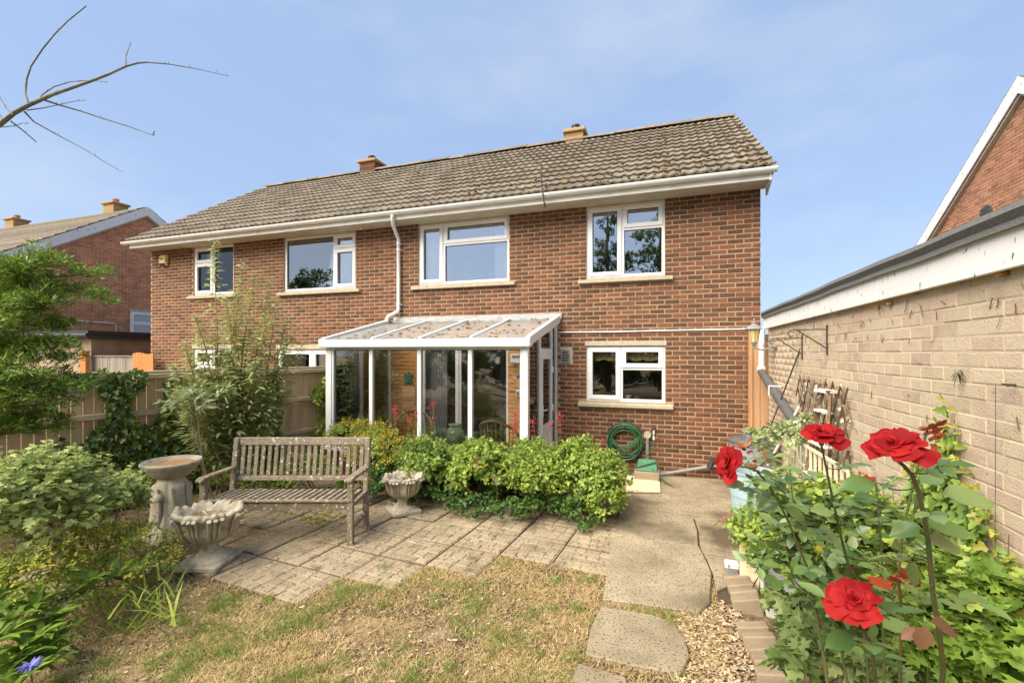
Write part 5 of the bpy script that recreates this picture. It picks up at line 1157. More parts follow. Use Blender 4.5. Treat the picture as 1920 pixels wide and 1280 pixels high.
bed('yellow_shrub', 'yellow flowered shrub at the right end of the bench', 'shrub', -5.15,-2.2, [((-5.1,-2.25,.46),(.42,.34,.36)),((-5.3,-2.0,.58),(.42,.28,.34)),((-5.75,-2.0,.62),(.36,.28,.30))], 3000, .040, 'small', 'lf_hedge_light', clumps=30, crad=.26, extra=[('flowers',3200,.034,'floret','lf_yellow',.0)], shoots=(80,.20,.032,'small','lf_yellow'))
bed('dark_shrub', 'dark green shrub low behind the slatted bench', 'shrub', -5.9,-2.6, [((-5.9,-2.65,.28),(.55,.35,.28)),((-6.4,-3.0,.2),(.4,.4,.2))], 2600, .045, 'ovate', 'lf_hedge', clumps=20, crad=.32)
# red valerian stalks
def valerian(name, label, heads, base, group):
    t = thing(name, label, 'flower', base, group=group)
    for (px, py, zc, s) in heads:
        p = atz(px, py, zc); b = Vector((p.x+random.uniform(-.12,.12), p.y+random.uniform(-.05,.12), .30))
        MB().tube(arc(b, p, .02, 6, .006), [.005,.005,.0045,.004,.0035,.003,.003], 5).build('stem', 'green_stem', t, smooth=True)
        m = int(80*s); q = rng.normal(0,1,(m,3))*np.array([.026,.026,.034])*s; q += np.array(p)
        h = link('flower_head', fast_mesh('flower_head', *leaf_arrays(q, rng.normal(size=(m,3)), rng.normal(size=(m,3)), rng.uniform(.012,.024,m), 'floret'), 'fl_valerian'), t); h['kind'] = 'stuff'
        for dz in (-.10, -.17):
            if s > .7:
                m2 = 30; q = rng.normal(0,1,(m2,3))*np.array([.025,.025,.012])*s+np.array([p.x,p.y,p.z+dz*s]); link('flower_head', fast_mesh('flower_head', *leaf_arrays(q, rng.normal(size=(m2,3)), rng.normal(size=(m2,3)), rng.uniform(.010,.02,m2), 'floret'), 'fl_valerian'), t)
        for k in range(5):
            f = .25+.13*k; c = b.lerp(p, f); aa = random.uniform(0,6.28)
            leaves('leaf', np.array([c, c]), np.array([(math.cos(aa),math.sin(aa),.25),(-math.cos(aa),-math.sin(aa),.25)]), np.array([(0,0,1.),(0,0,1.)]), .055*(1-.4*f), 'lance', 'lf_hedge_light', t, stuff=False)
VG = 'red valerian plants before the conservatory'
valerian('red_valerian', 'red valerian stalks before the orange painted wall strip', [(741,766,6.0,.75),(781,776,5.9,.6),(768,789,6.0,.6),(812,759,5.8,.9)], (-4.9,-1.95,0), VG)
valerian('red_valerian', 'red valerian stalks before the conservatory corner post', [(969,778,5.6,.95),(964,795,5.6,.9),(1000,793,5.6,.9)], (-3.2,-2.1,0), VG)
valerian('red_valerian', 'red valerian stalks beside the conservatory door', [(1033,796,5.7,.7),(1051,782,5.7,1.0)], (-2.8,-2.0,0), VG)
valerian('red_valerian', 'small red valerian stalks left of the green hose', [(1128,828,5.9,.55),(1116,836,5.9,.45)], (-2.3,-1.8,0), VG)
for px, py, mt in ((930,899,'fl_pink'),(893,870,'fl_valerian'),(910,872,'lf_yellow'),(693,898,'lf_yellow')):
    p = atz(px, py, 4.95); m = 26
    t = thing('columbine_flower', {930:'small mauve flower on the hedge front',893:'small red flower on the hedge front',910:'small pale yellow flower on the hedge front',693:'small orange flower beside the bench arm'}[px], 'flower', tuple(p), group='single flowers on the hedge front'); MB().tube([p-Vector((0,-.05,.14)), p-Vector((0,0,.01))], .002, 4).build('stem', 'green_stem', t)
    link('flower_head', fast_mesh('flower_head', *leaf_arrays(rng.normal(0,.014,(m,3))+np.array(p), rng.normal(size=(m,3)), rng.normal(size=(m,3)), rng.uniform(.012,.022,m), 'floret'), mt), t)

# ------------------------------------------------------------------ buddleia behind the bench
bu = thing('buddleia', 'tall loose buddleia with grey green and yellow leaves behind the bench', 'shrub', (-6.75,-3.05,0))
tips = [(400,448,5.9),(425,560,5.8),(455,485,6.0),(483,505,6.0),(505,520,6.1),(520,560,6.1),(540,590,6.2),(560,610,6.3),(575,635,6.3),(365,585,5.7),(345,640,5.6),(322,680,5.6),(330,735,5.5),(345,775,5.4),(400,620,5.8),(440,600,5.9),(470,610,6.0),(495,640,6.1),(380,690,5.7),(520,690,6.2),(548,730,6.2),(430,680,5.8),(465,700,6.0),(390,760,5.6),(410,720,5.6),(375,640,5.9),(500,585,5.9),(445,540,6.1),(535,650,6.0),(355,700,5.8),(420,650,6.2),(480,670,5.7),(450,760,5.9)]
PX, AX, NX, SX = [], [], [], []
for (px, py, zc) in tips:
    tip = atz(px, py, zc); b = Vector((-6.75+random.uniform(-.22,.22), -3.05+random.uniform(-.15,.15), 0))
    mid = b.lerp(tip, .5)+Vector((random.uniform(-.08,.08), random.uniform(-.08,.08), .18))
    pts = []
    for i in range(10):
        t = i/9; pts.append((b*(1-t)**2+mid*2*t*(1-t)+tip*t*t)+Vector((random.uniform(-.012,.012),random.uniform(-.012,.012),0)))
    r0 = random.uniform(.012,.022); MB().tube(pts, [r0*(1-.85*i/9) for i in range(10)], 5).build('stem', 'buddleia_stem', bu, smooth=True)
    tot = (tip-b).length
    for k in range(190):
        f = .30+.70*(k/190)**.85; q = f*9; i = min(8, int(q)); p = Vector(pts[i]).lerp(Vector(pts[i+1]), q-i)
        side = k*2.4+random.uniform(-.5,.5); d = Vector((math.cos(side), math.sin(side), random.uniform(-.1,.55)))
        if f < .8 and random.random() < .62:      # short side shoots carry the leaves away from the cane
            p = p+d*random.uniform(.05,.24)
        PX.append(p); AX.append(d+Vector((0,0,-.12))); NX.append((0,0,1)+np.random.default_rng(k).normal(0,.25,3)); SX.append(random.uniform(.085,.155)*(1.0 if f < .9 else .75))
leaves('foliage', np.array(PX), np.array(AX), np.array(NX), np.array(SX), 'lance', 'lf_buddleia', bu)
p = atz(352, 765, 5.3); tp_ = thing('silver_shrub', 'silvery narrow leaf sprig low in front of the fence ivy', 'shrub', (p.x,p.y,0)); P_, A_, N_ = crown([(tuple(p),(.28,.22,.16)),(tuple(atz(395,750,5.5)),(.25,.2,.2))], 420, 9, .4, -.2); leaves('foliage', P_, A_+np.array([0,0,-.2]), N_, rng.uniform(.08,.13,len(P_)), 'lance', 'lf_pale', tp_); stems_to((p.x+.3,p.y+.1,0), [tuple(p),tuple(p+Vector((.1,0,.08)))], .014, .005, 'buddleia_stem', tp_)

# ------------------------------------------------------------------ ivy on the fence
def ivy_wall(name, label, fn, n, region, size, m, kind='ivy', out=.05, parent_loc=(0,0,0), nrm=(1,0,0), stalks=None, stalkm='bark'):
    t = thing(name, label, 'ivy', parent_loc); ss, zz = [], []
    while len(ss) < n:
        s, z = rng.uniform(region[0],region[1]), rng.uniform(region[2],region[3])
        if rng.random() < fn(s, z): ss.append(s); zz.append(z)
    return t, np.array(ss), np.array(zz)
def iv(s, z):      # density of the ivy over the fence
    d = 0
    if 2.1 < s < 4.5: d = max(d, 1.0 if z < .98-.16*math.sin(s*5)+.1*math.sin(s*17) and s < 4.35+.12*math.sin(z*9) else .0)
    if 3.62 < s < 4.22: d = max(d, 1.0 if z < 1.72+.03*math.sin(s*22) and abs(s-3.92) < .20+.10*math.sin(z*8+1) else 0)
    if 3.22 < s < 3.45: d = max(d, .5 if z < 1.55 else 0)
    if 2.55 < s < 2.85: d = max(d, .7 if z < 1.72 else 0)
    if 1.9 < s < 2.6: d = max(d, .9 if z < 1.45+.1*math.sin(s*11) else 0)
    e = .5+.5*math.sin(s*13+2.1*math.sin(z*7))*math.sin(z*12+1.7*math.sin(s*9))
    if 2.6 < s < 3.2 and z > .55: d *= .45
    return d if d*(.25+.9*e) > rng.random() else 0
t, ss, zz = ivy_wall('fence_ivy', 'dark green ivy spreading over the left fence behind the bird bath', iv, 5200, (1.8,4.6,.0,1.76), 0, 'lf_ivy', parent_loc=tuple(fp(3.2)))
pp = np.array([fp(s_, .045+.16*random.random()*(1.2-.4*z_), z_) for s_, z_ in zip(ss, zz)]); n = len(pp)
fn_ = np.array(FN); fdv = np.array(FD)
leaves('foliage', pp, np.array([0,0,-.8])+rng.normal(0,.55,(n,3)), fn_*1.0+np.array([0,0,.45])+rng.normal(0,.35,(n,3)), rng.uniform(.035,.085,n), 'ivy', 'lf_ivy', t)
for a in (2.3,2.7,3.3,3.8,4.05): MB().tube([fp(a+.05*math.sin(k*1.7), .03, k*.22) for k in range(7)], [.012-.0014*k for k in range(7)], 5).build('stem', 'bark', t)
def iv2(s, z): return 1.0 if .78 < s+.08*math.sin(z*9) < 1.30 and z < 1.62+.12*math.sin(s*15) else 0
t, ss, zz = ivy_wall('ivy_column', 'tall column of glossy ivy on the fence beside the conservatory', iv2, 900, (.7,1.5,.0,1.85), 0, 'lf_ivy', parent_loc=tuple(fp(1.0)))
pp = np.array([fp(s_, .05+.22*random.random(), z_) for s_, z_ in zip(ss, zz)]); n = len(pp)
leaves('foliage', pp, np.array([0,0,-.8])+rng.normal(0,.5,(n,3)), fn_+np.array([0,0,.5])+rng.normal(0,.35,(n,3)), rng.uniform(.05,.09,n), 'ivy', 'lf_hedge', t)
for a in (.95,1.1): MB().tube([fp(a+.04*math.sin(k*1.7), .03, k*.24) for k in range(7)], [.012-.0014*k for k in range(7)], 5).build('stem', 'bark', t)

# ------------------------------------------------------------------ yew and bare tree at the left edge
yw = thing('yew_tree', 'dark green yew with feathery branches at the left edge', 'tree', (-8.0,-5.35,0))
MB().tube([(-8.0,-5.35,0),(-8.0,-5.36,1.2),(-7.97,-5.4,2.2),(-8.0,-5.4,3.2)], [.09,.075,.05,.02], 8).build('trunk', 'bark', yw, smooth=True)
PX, AX, NX, SX = [], [], [], []
ytips = [(165,512,3.3),(140,545,3.35),(115,500,3.2),(80,490,3.2),(40,505,3.1),(150,560,3.5),(135,610,3.3),(105,580,3.2),(60,560,3.1),(20,540,3.1),(110,650,3.2),(70,640,3.1),(30,620,3.0),(120,690,3.2),(150,720,3.3),(155,735,3.4),(90,720,3.2),(50,700,3.0),(15,680,3.0),(100,770,3.2),(110,800,3.3),(60,760,3.1),(20,740,3.0),(30,790,3.1),(5,600,3.0),(85,535,3.3),(45,590,3.3),(0,770,3.0),(10,650,3.1),(25,710,3.2),(35,560,3.2),(10,500,3.2),(55,780,3.2),(15,800,3.1),(70,675,3.3),(125,555,3.2),(95,610,3.4),(40,655,3.2),(75,800,3.2),(40,730,3.3)]
for (px, py, zc) in ytips:
    tip = atz(px, py, zc*1.32); b = Vector((-8.0,-5.35, max(.6, tip.z-.35+random.uniform(-.1,.1))))
    pts = arc(b, tip, .06, 8, .02); MB().tube(pts, [.016-.0016*i for i in range(9)], 5).build('branch', 'bark', yw, smooth=True)
    for k in range(40):
        f = .38+.62*k/39; q = f*8; i = min(7, int(q)); p = pts[i].lerp(pts[i+1], q-i); d0 = (pts[i+1]-pts[i]).normalized()
        sd_ = d0.cross(Vector((0,0,1))).normalized()*(1 if k % 2 else -1)
        d = (d0*random.uniform(.4,.9)+sd_*random.uniform(.3,.9)+Vector((0,0,random.uniform(-.25,.5)))).normalized(); L_ = random.uniform(.10,.28)*(1.15-.4*f); m = int(L_*270)
        for j in range(m):
            c = p+d*(L_*j/m); s_ = d.cross(Vector((random.gauss(0,.3),random.gauss(0,.3),1))).normalized()*(1 if j % 2 else -1)
            PX.append(c); AX.append(s_*.9+d*.75+Vector((0,0,random.uniform(-.1,.25)))); NX.append((random.gauss(0,.3),random.gauss(0,.3),1)); SX.append(random.uniform(.030,.045))
leaves('foliage', np.array(PX), np.array(AX), np.array(NX), np.array(SX), 'needle', 'lf_yew', yw)
P_, A_, N_ = crown([(tuple(atz(px,py,zc*1.32)+Vector((random.uniform(-.12,.06),random.uniform(-.1,.1),random.uniform(-.05,.05)))), (.17,.15,.10)) for (px,py,zc) in ytips], 15000, 7, .55, -.3, lift=.8)
leaves('sprays', P_, A_*np.array([1,1,.7])+np.array([.25,0,.25]), N_, rng.uniform(.035,.075,len(P_)), 'yewlet', 'lf_yew', yw)

bt = thing('bare_tree', 'bare leafless tree branch reaching into the sky at top left', 'tree', (-6.9,-6.35,0))
tk = atz(-330, 330, 3.4); MB().tube([(tk.x,tk.y,0),(tk.x,tk.y,1.5),(tk.x+.03,tk.y,tk.z-.2),(tk.x,tk.y,tk.z+.6)], [.11,.09,.07,.03], 9).build('trunk', 'bark', bt, smooth=True)
bt.location = (tk.x,tk.y,0)
for c in bt.children: c.location = -Vector(bt.location)
def zp(x, y): return (x/3.765, y/3.765)
BR = [([(-900,1250),(-300,1010),(0,880),(100,800),(200,745),(280,710),(380,665),(470,635),(640,575),(760,530),(890,470),(970,448),(1040,442),(1200,455),(1400,490),(1615,540)], .022, .0022),
      ([(205,743),(180,660),(190,560),(220,470),(300,350),(390,240),(480,150),(610,45)], .0075, .003), ([(275,715),(300,670),(380,615),(500,578),(630,568),(760,580)], .006, .002),
      ([(320,710),(430,745),(570,785),(720,835),(900,890),(1080,955),(1090,930)], .0065, .003), ([(190,780),(300,765),(400,745),(530,715),(605,708)], .0045, .002),
      ([(170,785),(240,860),(400,950),(600,1055),(750,1150),(868,1215)], .006, .0025), ([(90,810),(50,770),(0,690),(-60,560)], .005, .003), ([(-40,895),(0,900),(100,890),(160,870),(205,872)], .004, .002),
      ([(75,855),(160,920),(260,1005)], .005, .003), ([(20,848),(-10,790),(-60,700)], .005, .003), ([(890,470),(890,400),(925,300)], .004, .002)]
for (pl_, r0, r1) in BR:
    n = len(pl_); r0 *= 1.1; r1 *= 1.1; pts = [atz(*zp(*q), 3.4+.15*math.sin(i*.6)) for i, q in enumerate(pl_)]
    MB().tube(pts, [(r0+(r1-r0)*(i/(n-1))**.6) for i in range(n)], 6).build('branch', 'twig', bt, smooth=True)
    mb = MB()
    for i in range(1, n-1):
        for k in range(2):
            p = pts[i].lerp(pts[i+1], random.random()); mb.tube([p, p+Vector((random.uniform(-.02,.02), random.uniform(-.01,.01), random.uniform(-.02,.025)))], [.002,.001], 4)
    if mb.v: mb.build('spur', 'twig', bt)

# ------------------------------------------------------------------ left border
def lb(px, py, zc): return tuple(atz(px, py, zc))
shrub('gooseberry_shrub', 'pale green lobed leaf shrub spreading at the left edge below the fence', 'shrub', (-6.0,-5.0,0), [(lb(60,930,3.4),(.42,.40,.30)),(lb(150,935,3.7),(.42,.36,.26)),(lb(10,960,3.1),(.35,.35,.32)),(lb(215,945,4.1),(.30,.28,.18)),(lb(90,985,3.3),(.42,.34,.25))], 5600, .052, 'lobed', 'lf_currant', clumps=26, crad=.30, r0=.014, nst=9, lift=.9, shoots=(110,.22,.055,'lobed','lf_currant','bark'))
shrub('fern_clump', 'feathery green clump between the fence ivy and bird bath', 'shrub', (-6.9,-4.0,0), [(lb(245,925,5.0),(.35,.3,.22)),(lb(385,900,5.6),(.40,.3,.25)),(lb(330,960,5.2),(.3,.3,.15)),(lb(450,895,5.9),(.5,.3,.22)),(lb(200,960,4.6),(.35,.3,.2))], 2600, .05, 'lance', 'lf_hedge', clumps=14, crad=.34, nst=0)
eu = shrub('euphorbia', 'yellow green flowering euphorbia spilling from the left border', 'shrub', (-5.45,-5.0,0), [(lb(190,1035,3.6),(.36,.30,.20)),(lb(265,1030,3.85),(.28,.26,.20)),(lb(120,1050,3.3),(.30,.28,.20)),(lb(300,1055,3.8),(.18,.16,.12)),(lb(60,1075,3.0),(.25,.25,.2)),(lb(20,1120,2.9),(.25,.25,.2)),(lb(200,1085,3.4),(.35,.22,.12))], 3600, .042, 'lance', 'lf_hedge_light', clumps=20, crad=.30, nst=14, r0=.006, stem='green_stem', extra=[('flowers',2300,.026,'small','fl_yellow',.1)], shoots=(120,.18,.030,'small','fl_yellow'))
shrub('dead_flower_stalks', 'tan seed stalks drooping in front of the euphorbia', 'flower', (-5.0,-5.45,0), [(lb(118,1135,2.95),(.05,.05,.16)),(lb(100,1150,2.9),(.05,.05,.12)),(lb(70,1075,2.9),(.10,.08,.05))], 260, .022, 'small', 'lf_dead', clumps=12, crad=.5, nst=6, r0=.003, stem='buddleia_stem')
PX, AX, NX, SX = [], [], [], []
bl = thing('broadleaf_clump', 'bright green strap leaf clump in the bottom left corner', 'plant', (-4.95,-5.75,0))
for (px, py, zc) in ((20,1150,2.7),(70,1120,2.85),(35,1205,2.6),(90,1175,2.75),(10,1250,2.5),(75,1240,2.6),(0,1110,2.8),(50,1165,2.8),(95,1215,2.7),(-30,1200,2.5),(30,1270,2.45),(170,1080,3.1),(220,1070,3.3),(260,1060,3.5),(150,1105,3.1),(5,1180,2.6),(55,1195,2.65),(100,1145,2.85),(25,1225,2.55),(60,1130,2.9),(120,1115,3.0),(-10,1145,2.7),(45,1255,2.55),(85,1160,2.8),(15,1095,2.9),(110,1185,2.8),(70,1215,2.65)):
    c = atz(px, py, zc)
    for k in range(13):
        a = k*2.4+random.uniform(-.3,.3); PX.append(c-Vector((0,0,.05))); AX.append((math.cos(a),math.sin(a),random.uniform(.15,.9))); NX.append((-.6*math.cos(a),-.6*math.sin(a),1)); SX.append(random.uniform(.11,.19))
leaves('foliage', np.array(PX), np.array(AX), np.array(NX), np.array(SX), 'strap', 'lf_broad', bl)
stems_to((-4.95,-5.75,0), [lb(20,1170,2.7), lb(90,1200,2.72), lb(50,1230,2.6)], .01, .005, 'green_stem', bl, spread=.15)
PX, AX, NX, SX = [], [], [], []
for i in range(300):
    a = random.uniform(0,6.28); c = atz(random.uniform(0,330), random.uniform(1090,1150), random.uniform(3.0,3.6)); PX.append((c.x,c.y,random.uniform(.01,.2))); AX.append((math.cos(a),math.sin(a),random.uniform(.2,1.2))); NX.append((0,0,1)); SX.append(random.uniform(.12,.3))
leaves('blade_leaves', np.array(PX), np.array(AX), np.array(NX), np.array(SX), 'blade', 'lf_hedge', bl)
p = atz(58, 1250, 2.5); cf = thing('cornflower', 'blue cornflower in the bottom left corner', 'flower', tuple(p)); m = 40; a = np.linspace(0,6.283*3,m)
link('petals', fast_mesh('petals', *leaf_arrays(np.tile(np.array(p),(m,1)), np.stack([np.cos(a),np.sin(a),rng.uniform(.15,.9,m)],1), np.tile([0,0,1.],(m,1)), rng.uniform(.04,.065,m), 'lance'), 'fl_blue'), cf); MB().blob((p.x,p.y,p.z-.01), .013, .02, 7).build('centre', 'fl_blue', cf); MB().tube([p-Vector((.05,-.05,.4)), p], .004, 5).build('stem', 'green_stem', cf)
chips('fallen_leaves', 'pale fallen leaves along the left border edge', 90, (-5.7,-4.6,-5.9,-4.7), lambda a,b: abs((b+5.25)+(a+5.15)*.75) < .22, (.03,.07), 'litter')

# ------------------------------------------------------------------ right border
shrub('pale_climber', 'pale cream green pinnate climber below the lantern', 'climber', (-.25,-3.0,0), [(lb(1440,815,4.4),(.16,.16,.14)),(lb(1475,830,4.2),(.16,.16,.16)),(lb(1505,800,4.2),(.10,.10,.12)),(lb(1415,840,4.4),(.12,.12,.08)),(lb(1480,900,4.0),(.16,.18,.10))], 800, .052, 'ovate', 'lf_pale', clumps=9, crad=.4, nst=6, r0=.007, stem='green_stem')
shrub('bushy_border_plant', 'leafy green border plants massed behind the rose bush', 'shrub', (-.35,-4.1,0), [(lb(1480,985,3.3),(.24,.30,.20)),(lb(1530,975,3.0),(.26,.30,.22)),(lb(1600,985,2.7),(.24,.28,.22)),(lb(1480,1040,3.0),(.28,.3,.22)),(lb(1560,1060,2.7),(.3,.3,.25)),(lb(1640,1040,2.5),(.26,.28,.26)),(lb(1420,1010,3.5),(.2,.25,.15)),(lb(1620,1140,2.4),(.26,.28,.2))], 4800, .056, 'ovate', 'lf_hedge', clumps=15, crad=.34, nst=14, r0=.007, stem='green_stem', extra=[('new_growth',1200,.05,'ovate','lf_hedge_light',.0)], shoots=(150,.16,.045,'ovate','lf_hedge_light'))
shrub('variegated_plant', 'cream variegated trailing plant beside the white trough', 'plant', (-.60,-3.2,.2), [(lb(1420,1010,3.75),(.18,.18,.10)),(lb(1450,1050,3.5),(.20,.2,.10)),(lb(1395,985,3.9),(.12,.15,.12))], 1000, .036, 'small', 'lf_variegated', clumps=12, crad=.38, nst=4, r0=.004, stem='green_stem')
shrub('blue_leaf_geranium', 'blue green lobed leaf clump spilling over the border edging', 'plant', (-.62,-4.9,0), [(lb(1530,1195,2.3),(.16,.20,.15)),(lb(1570,1215,2.1),(.20,.22,.16)),(lb(1555,1270,2.0),(.20,.22,.15)),(lb(1630,1255,1.85),(.22,.22,.18)),(lb(1460,1140,2.8),(.08,.12,.10))], 2000, .062, 'lobed', 'lf_lobed_blue', clumps=13, crad=.38, nst=6, r0=.006, stem='green_stem', lift=.9)
shrub('corner_shrub', 'glossy dark lobed shrub in the bottom right corner', 'shrub', (-.20,-5.6,0), [(lb(1850,1180,1.9),(.22,.28,.24)),(lb(1780,1230,1.85),(.22,.26,.2)),(lb(1900,1240,1.7),(.22,.28,.24)),(lb(1720,1250,1.85),(.2,.2,.16))], 2300, .060, 'lobed', 'lf_broad', clumps=13, crad=.38, nst=6, r0=.008, lift=.9, shoots=(40,.16,.06,'lobed','lf_hedge_light'))
shrub('lime_euphorbia', 'lime yellow euphorbia low beside the garage creeper', 'plant', (-.32,-5.0,0), [(lb(1690,1130,2.25),(.14,.14,.12)),(lb(1740,1100,2.3),(.14,.14,.12)),(lb(1720,1190,2.1),(.16,.16,.12))], 700, .05, 'ovate', 'lf_creeper_yellow', clumps=10, crad=.4, nst=4, r0=.005, stem='green_stem')
valerian('pink_valerian', 'pink flower heads beside the dark stain on the path', [(1357,976,4.2,.5),(1372,962,4.3,.4)], (-.62,-2.75,0), 'pink valerian in the rose border')
valerian('pink_valerian', 'pink flower heads among leaves behind the rose canes', [(1600,1060,2.3,.5),(1715,1088,2.1,.45),(1640,1155,1.9,.4),(1765,1215,1.9,.5)], (-.45,-4.9,0), 'pink valerian in the rose border')
# creeper on the garage wall
ZP = [(-6.2,.95),(-5.4,1.0),(-5.2,1.08),(-5.05,1.25),(-4.9,1.42),(-4.78,1.50),(-4.745,1.76),(-4.70,1.76),(-4.66,1.46),(-4.47,1.40),(-4.22,1.0),(-4.08,.80),(-3.9,.5)]
def zmax(y): return float(np.interp(y, [a for a, b in ZP], [b for a, b in ZP]))
def ivr(y, z):
    lim = zmax(y)+.05*math.sin(y*31)
    if z > lim: return 0
    return 1 if z < lim-.15 else .6
t, ss, zz = ivy_wall('garage_creeper', 'light green creeper climbing the buff garage wall at right', ivr, 4600, (-6.1,-4.0,.0,1.75), 0, '', parent_loc=(0,-4.8,0))
pp = np.stack([GX-.03-rng.random(len(ss))*(.05+.26*np.clip(1.15-zz,0,1)), ss, zz], 1); n = len(pp); top = zz > np.array([zmax(a) for a in ss])-.11
for sel, mt in ((~top,'lf_ivy_light'), (top,'lf_creeper_yellow')):
    q = pp[sel]; k = len(q); leaves('foliage', q, np.array([0,0,-.7])+rng.normal(0,.6,(k,3)), np.array([-1.0,-.25,.55])+rng.normal(0,.35,(k,3)), rng.uniform(.035,.075,k)*(.7 if mt == 'lf_creeper_yellow' else 1), 'ivy', mt, t)
for y0 in (-4.73,-4.66,-4.9,-4.45,-5.1): MB().tube([(GX-.02,y0+.03*math.sin(k*1.3+y0),k*.2*(1.7 if y0 == -4.73 else 1.25)/1.7) for k in range(9)], [.008-.0007*k for k in range(9)], 5).build('stem', 'twig', t)

# ------------------------------------------------------------------ the rose bush
RB = Vector((-.66,-5.72,0))
rose = thing('rose_bush', 'red rose bush with four large open blooms in the right foreground', 'rose bush', RB)
def petal_mesh(w, h, phi, curl, cup, seed, r0):
    rd = random.Random(seed); ph = rd.uniform(0,6.28); tp = rd.uniform(-.3,.3); pt = rd.choice((0,.12,.2))
    def f(a, v):
        u = a*2-1; pw = w*(v**.55)*(1.12-.22*v); bend = phi+curl*max(0,v-.45)**1.3*2.2
        x = r0+h*(v*math.sin(phi)*(.55+.45*v)+max(0,v-.5)**1.5*curl*.75)-cup*w*u*u*(1-.2*v)+.07*w*math.sin(4.2*u+ph)*v*v
        z = h*(v**.85*math.cos(phi*.92)-max(0,v-.55)**1.5*curl*1.15*(1-.5*u*u))-pt*h*u*u*v+.09*w*math.sin(3.1*u+ph)*v+.10*w*u*tp
        return (x, u*pw+.03*w*math.sin(5*v+ph), z)
    return MB().grid(f, 8, 8).mesh('petal', 'petal_red', True, 180)
def bloom(c, axis, rad, seed, n=30):
    c = Vector(c); rot = Vector(axis).normalized().to_track_quat('Z','Y').to_matrix()
    cal = MB().lathe([(.002,-.035),(.007,-.03),(.011,-.012),(.009,0),(.002,.004)], 9); cal.v = [tuple(rot @ Vector(v)*1.0+c) for v in cal.v]
    fl = cal.build('flower', 'green_stem', rose, smooth=True); rd = random.Random(seed)
    for k in range(n):
        t = k/(n-1); phi = R(5+66*t**1.15+rd.uniform(-9,9)); h = rad*(.46+.55*t)*rd.uniform(.92,1.1); w_ = rad*(.28+.36*t)*rd.uniform(.9,1.1); curl = .2+1.0*t*rd.uniform(.5,1.3)
        me = petal_mesh(w_, h, phi, curl, .42*(1-.6*t), seed*100+k, rad*.02)
        o = bpy.data.objects.new('petal', me); COL.objects.link(o); o.parent = fl; a = k*2.39996+rd.uniform(-.25,.25)
        o.rotation_euler = (rot @ Matrix.Rotation(a,3,'Z')).to_euler(); o.location = c
    for k in range(5):
        a = k*1.2566; d = rot @ Vector((math.cos(a), math.sin(a), -.55)); leaves('sepal', np.array([c]), np.array([d]), np.array([rot @ Vector((0,0,-1))]), rad*.62, 'lance', 'lf_rose', fl, stuff=False)
    return c-rot @ Vector((0,0,.03))
def cane(pts, r0, r1, m='rose_stem', thorns=True):
    n = len(pts); mb = MB().tube(pts, [r0+(r1-r0)*i/(n-1) for i in range(n)], 7)
    o = mb.build('cane', m, rose, smooth=True)
    if thorns:
        tb_ = MB()
        for i in range(n-1):
            for k in range(2):
                f = random.random(); p = Vector(pts[i]).lerp(Vector(pts[i+1]), f); r = r0+(r1-r0)*(i+f)/(n-1); a = random.uniform(0,6.28); d = Vector((math.cos(a),math.sin(a),-.35))
                tb_.tube([p+d*r*.8, p+d*(r+.006)], [.0022,.0003], 4)
        tb_.build('thorns', m, o, kind='stuff')
    return o
def smooth_path(ps, n=14):
    ps = [Vector(p) for p in ps]; out = []
    for i in range(n+1):
        q = i/n*(len(ps)-1); k = min(int(q), len(ps)-2); t = q-k; a, b, c, d = ps[max(k-1,0)], ps[k], ps[k+1], ps[min(k+2,len(ps)-1)]
        out.append(.5*((2*b)+(c-a)*t+(2*a-5*b+4*c-d)*t*t+(3*b-a-3*c+d)*t**3))
    return out
def rose_leaf_mesh(seed, m):
    rd = random.Random(seed); N = 9; pts = []
    prof = [0,.17,.27,.315,.32,.29,.23,.14,.03]
    mb = MB(); bend = rd.uniform(.05,.22); fold = rd.uniform(.12,.30)
    for i in range(N):
        u = i/(N-1); wv = prof[i]*rd.uniform(.97,1.03)
        for s in (-1,-.55,0,.55,1):
            e = (.018 if abs(s) == 1 and i % 2 else 0); mb.v.append((u, s*(wv-e), fold*abs(s)*wv-bend*u*u+.012*math.sin(u*24)*abs(s)))
    for i in range(N-1):
        for j in range(4): a = i*5+j; mb.f.append((a,a+5,a+6,a+1))
    return mb.mesh('leaf', m, True, 180)
LM = {m: [rose_leaf_mesh(s+40*len(m), m) for s in range(5)] for m in ('lf_rose','lf_rose_young','lf_rose_bronze')}
NLEAF = [0]
def put_leaf(p, d, nr, size, m='lf_rose'):
    d = Vector(d).normalized(); nr = Vector(nr); nr = (nr-d*nr.dot(d)).normalized(); sd_ = nr.cross(d)
    o = bpy.data.objects.new('leaf', random.choice(LM[m])); COL.objects.link(o); o.parent = rose
    o.matrix_local = Matrix.Translation(Vector(p)-RB) @ Matrix((d, sd_, nr)).transposed().to_4x4() @ Matrix.Scale(size, 4); NLEAF[0] += 1
def spray(p, d, size, m='lf_rose', n=5):
    """a compound leaf: leaflets in pairs and one at the end of a thin stalk"""
    p, d = Vector(p), Vector(d).normalized(); L_ = size*1.35; up = Vector((random.uniform(-.3,.3),random.uniform(-.3,.3),1)); sd_ = d.cross(up).normalized()
    MB().tube(arc(p, p+d*L_, -.01, 4), .0016, 4).build('leaf_stalk', 'rose_stem' if m == 'lf_rose' else 'lf_rose_young', rose)
    e = p+d*L_; put_leaf(e, d+Vector((0,0,-.15)), up, size, m)
    for i in range((n-1)//2):
        q = p+d*L_*(.45+.36*i) if n > 3 else p+d*L_*.6
        for s in (-1,1): put_leaf(q, d*.55+sd_*s+Vector((0,0,random.uniform(-.2,.15))), up+sd_*s*random.uniform(-.3,.3), size*random.uniform(.7,.92), m)
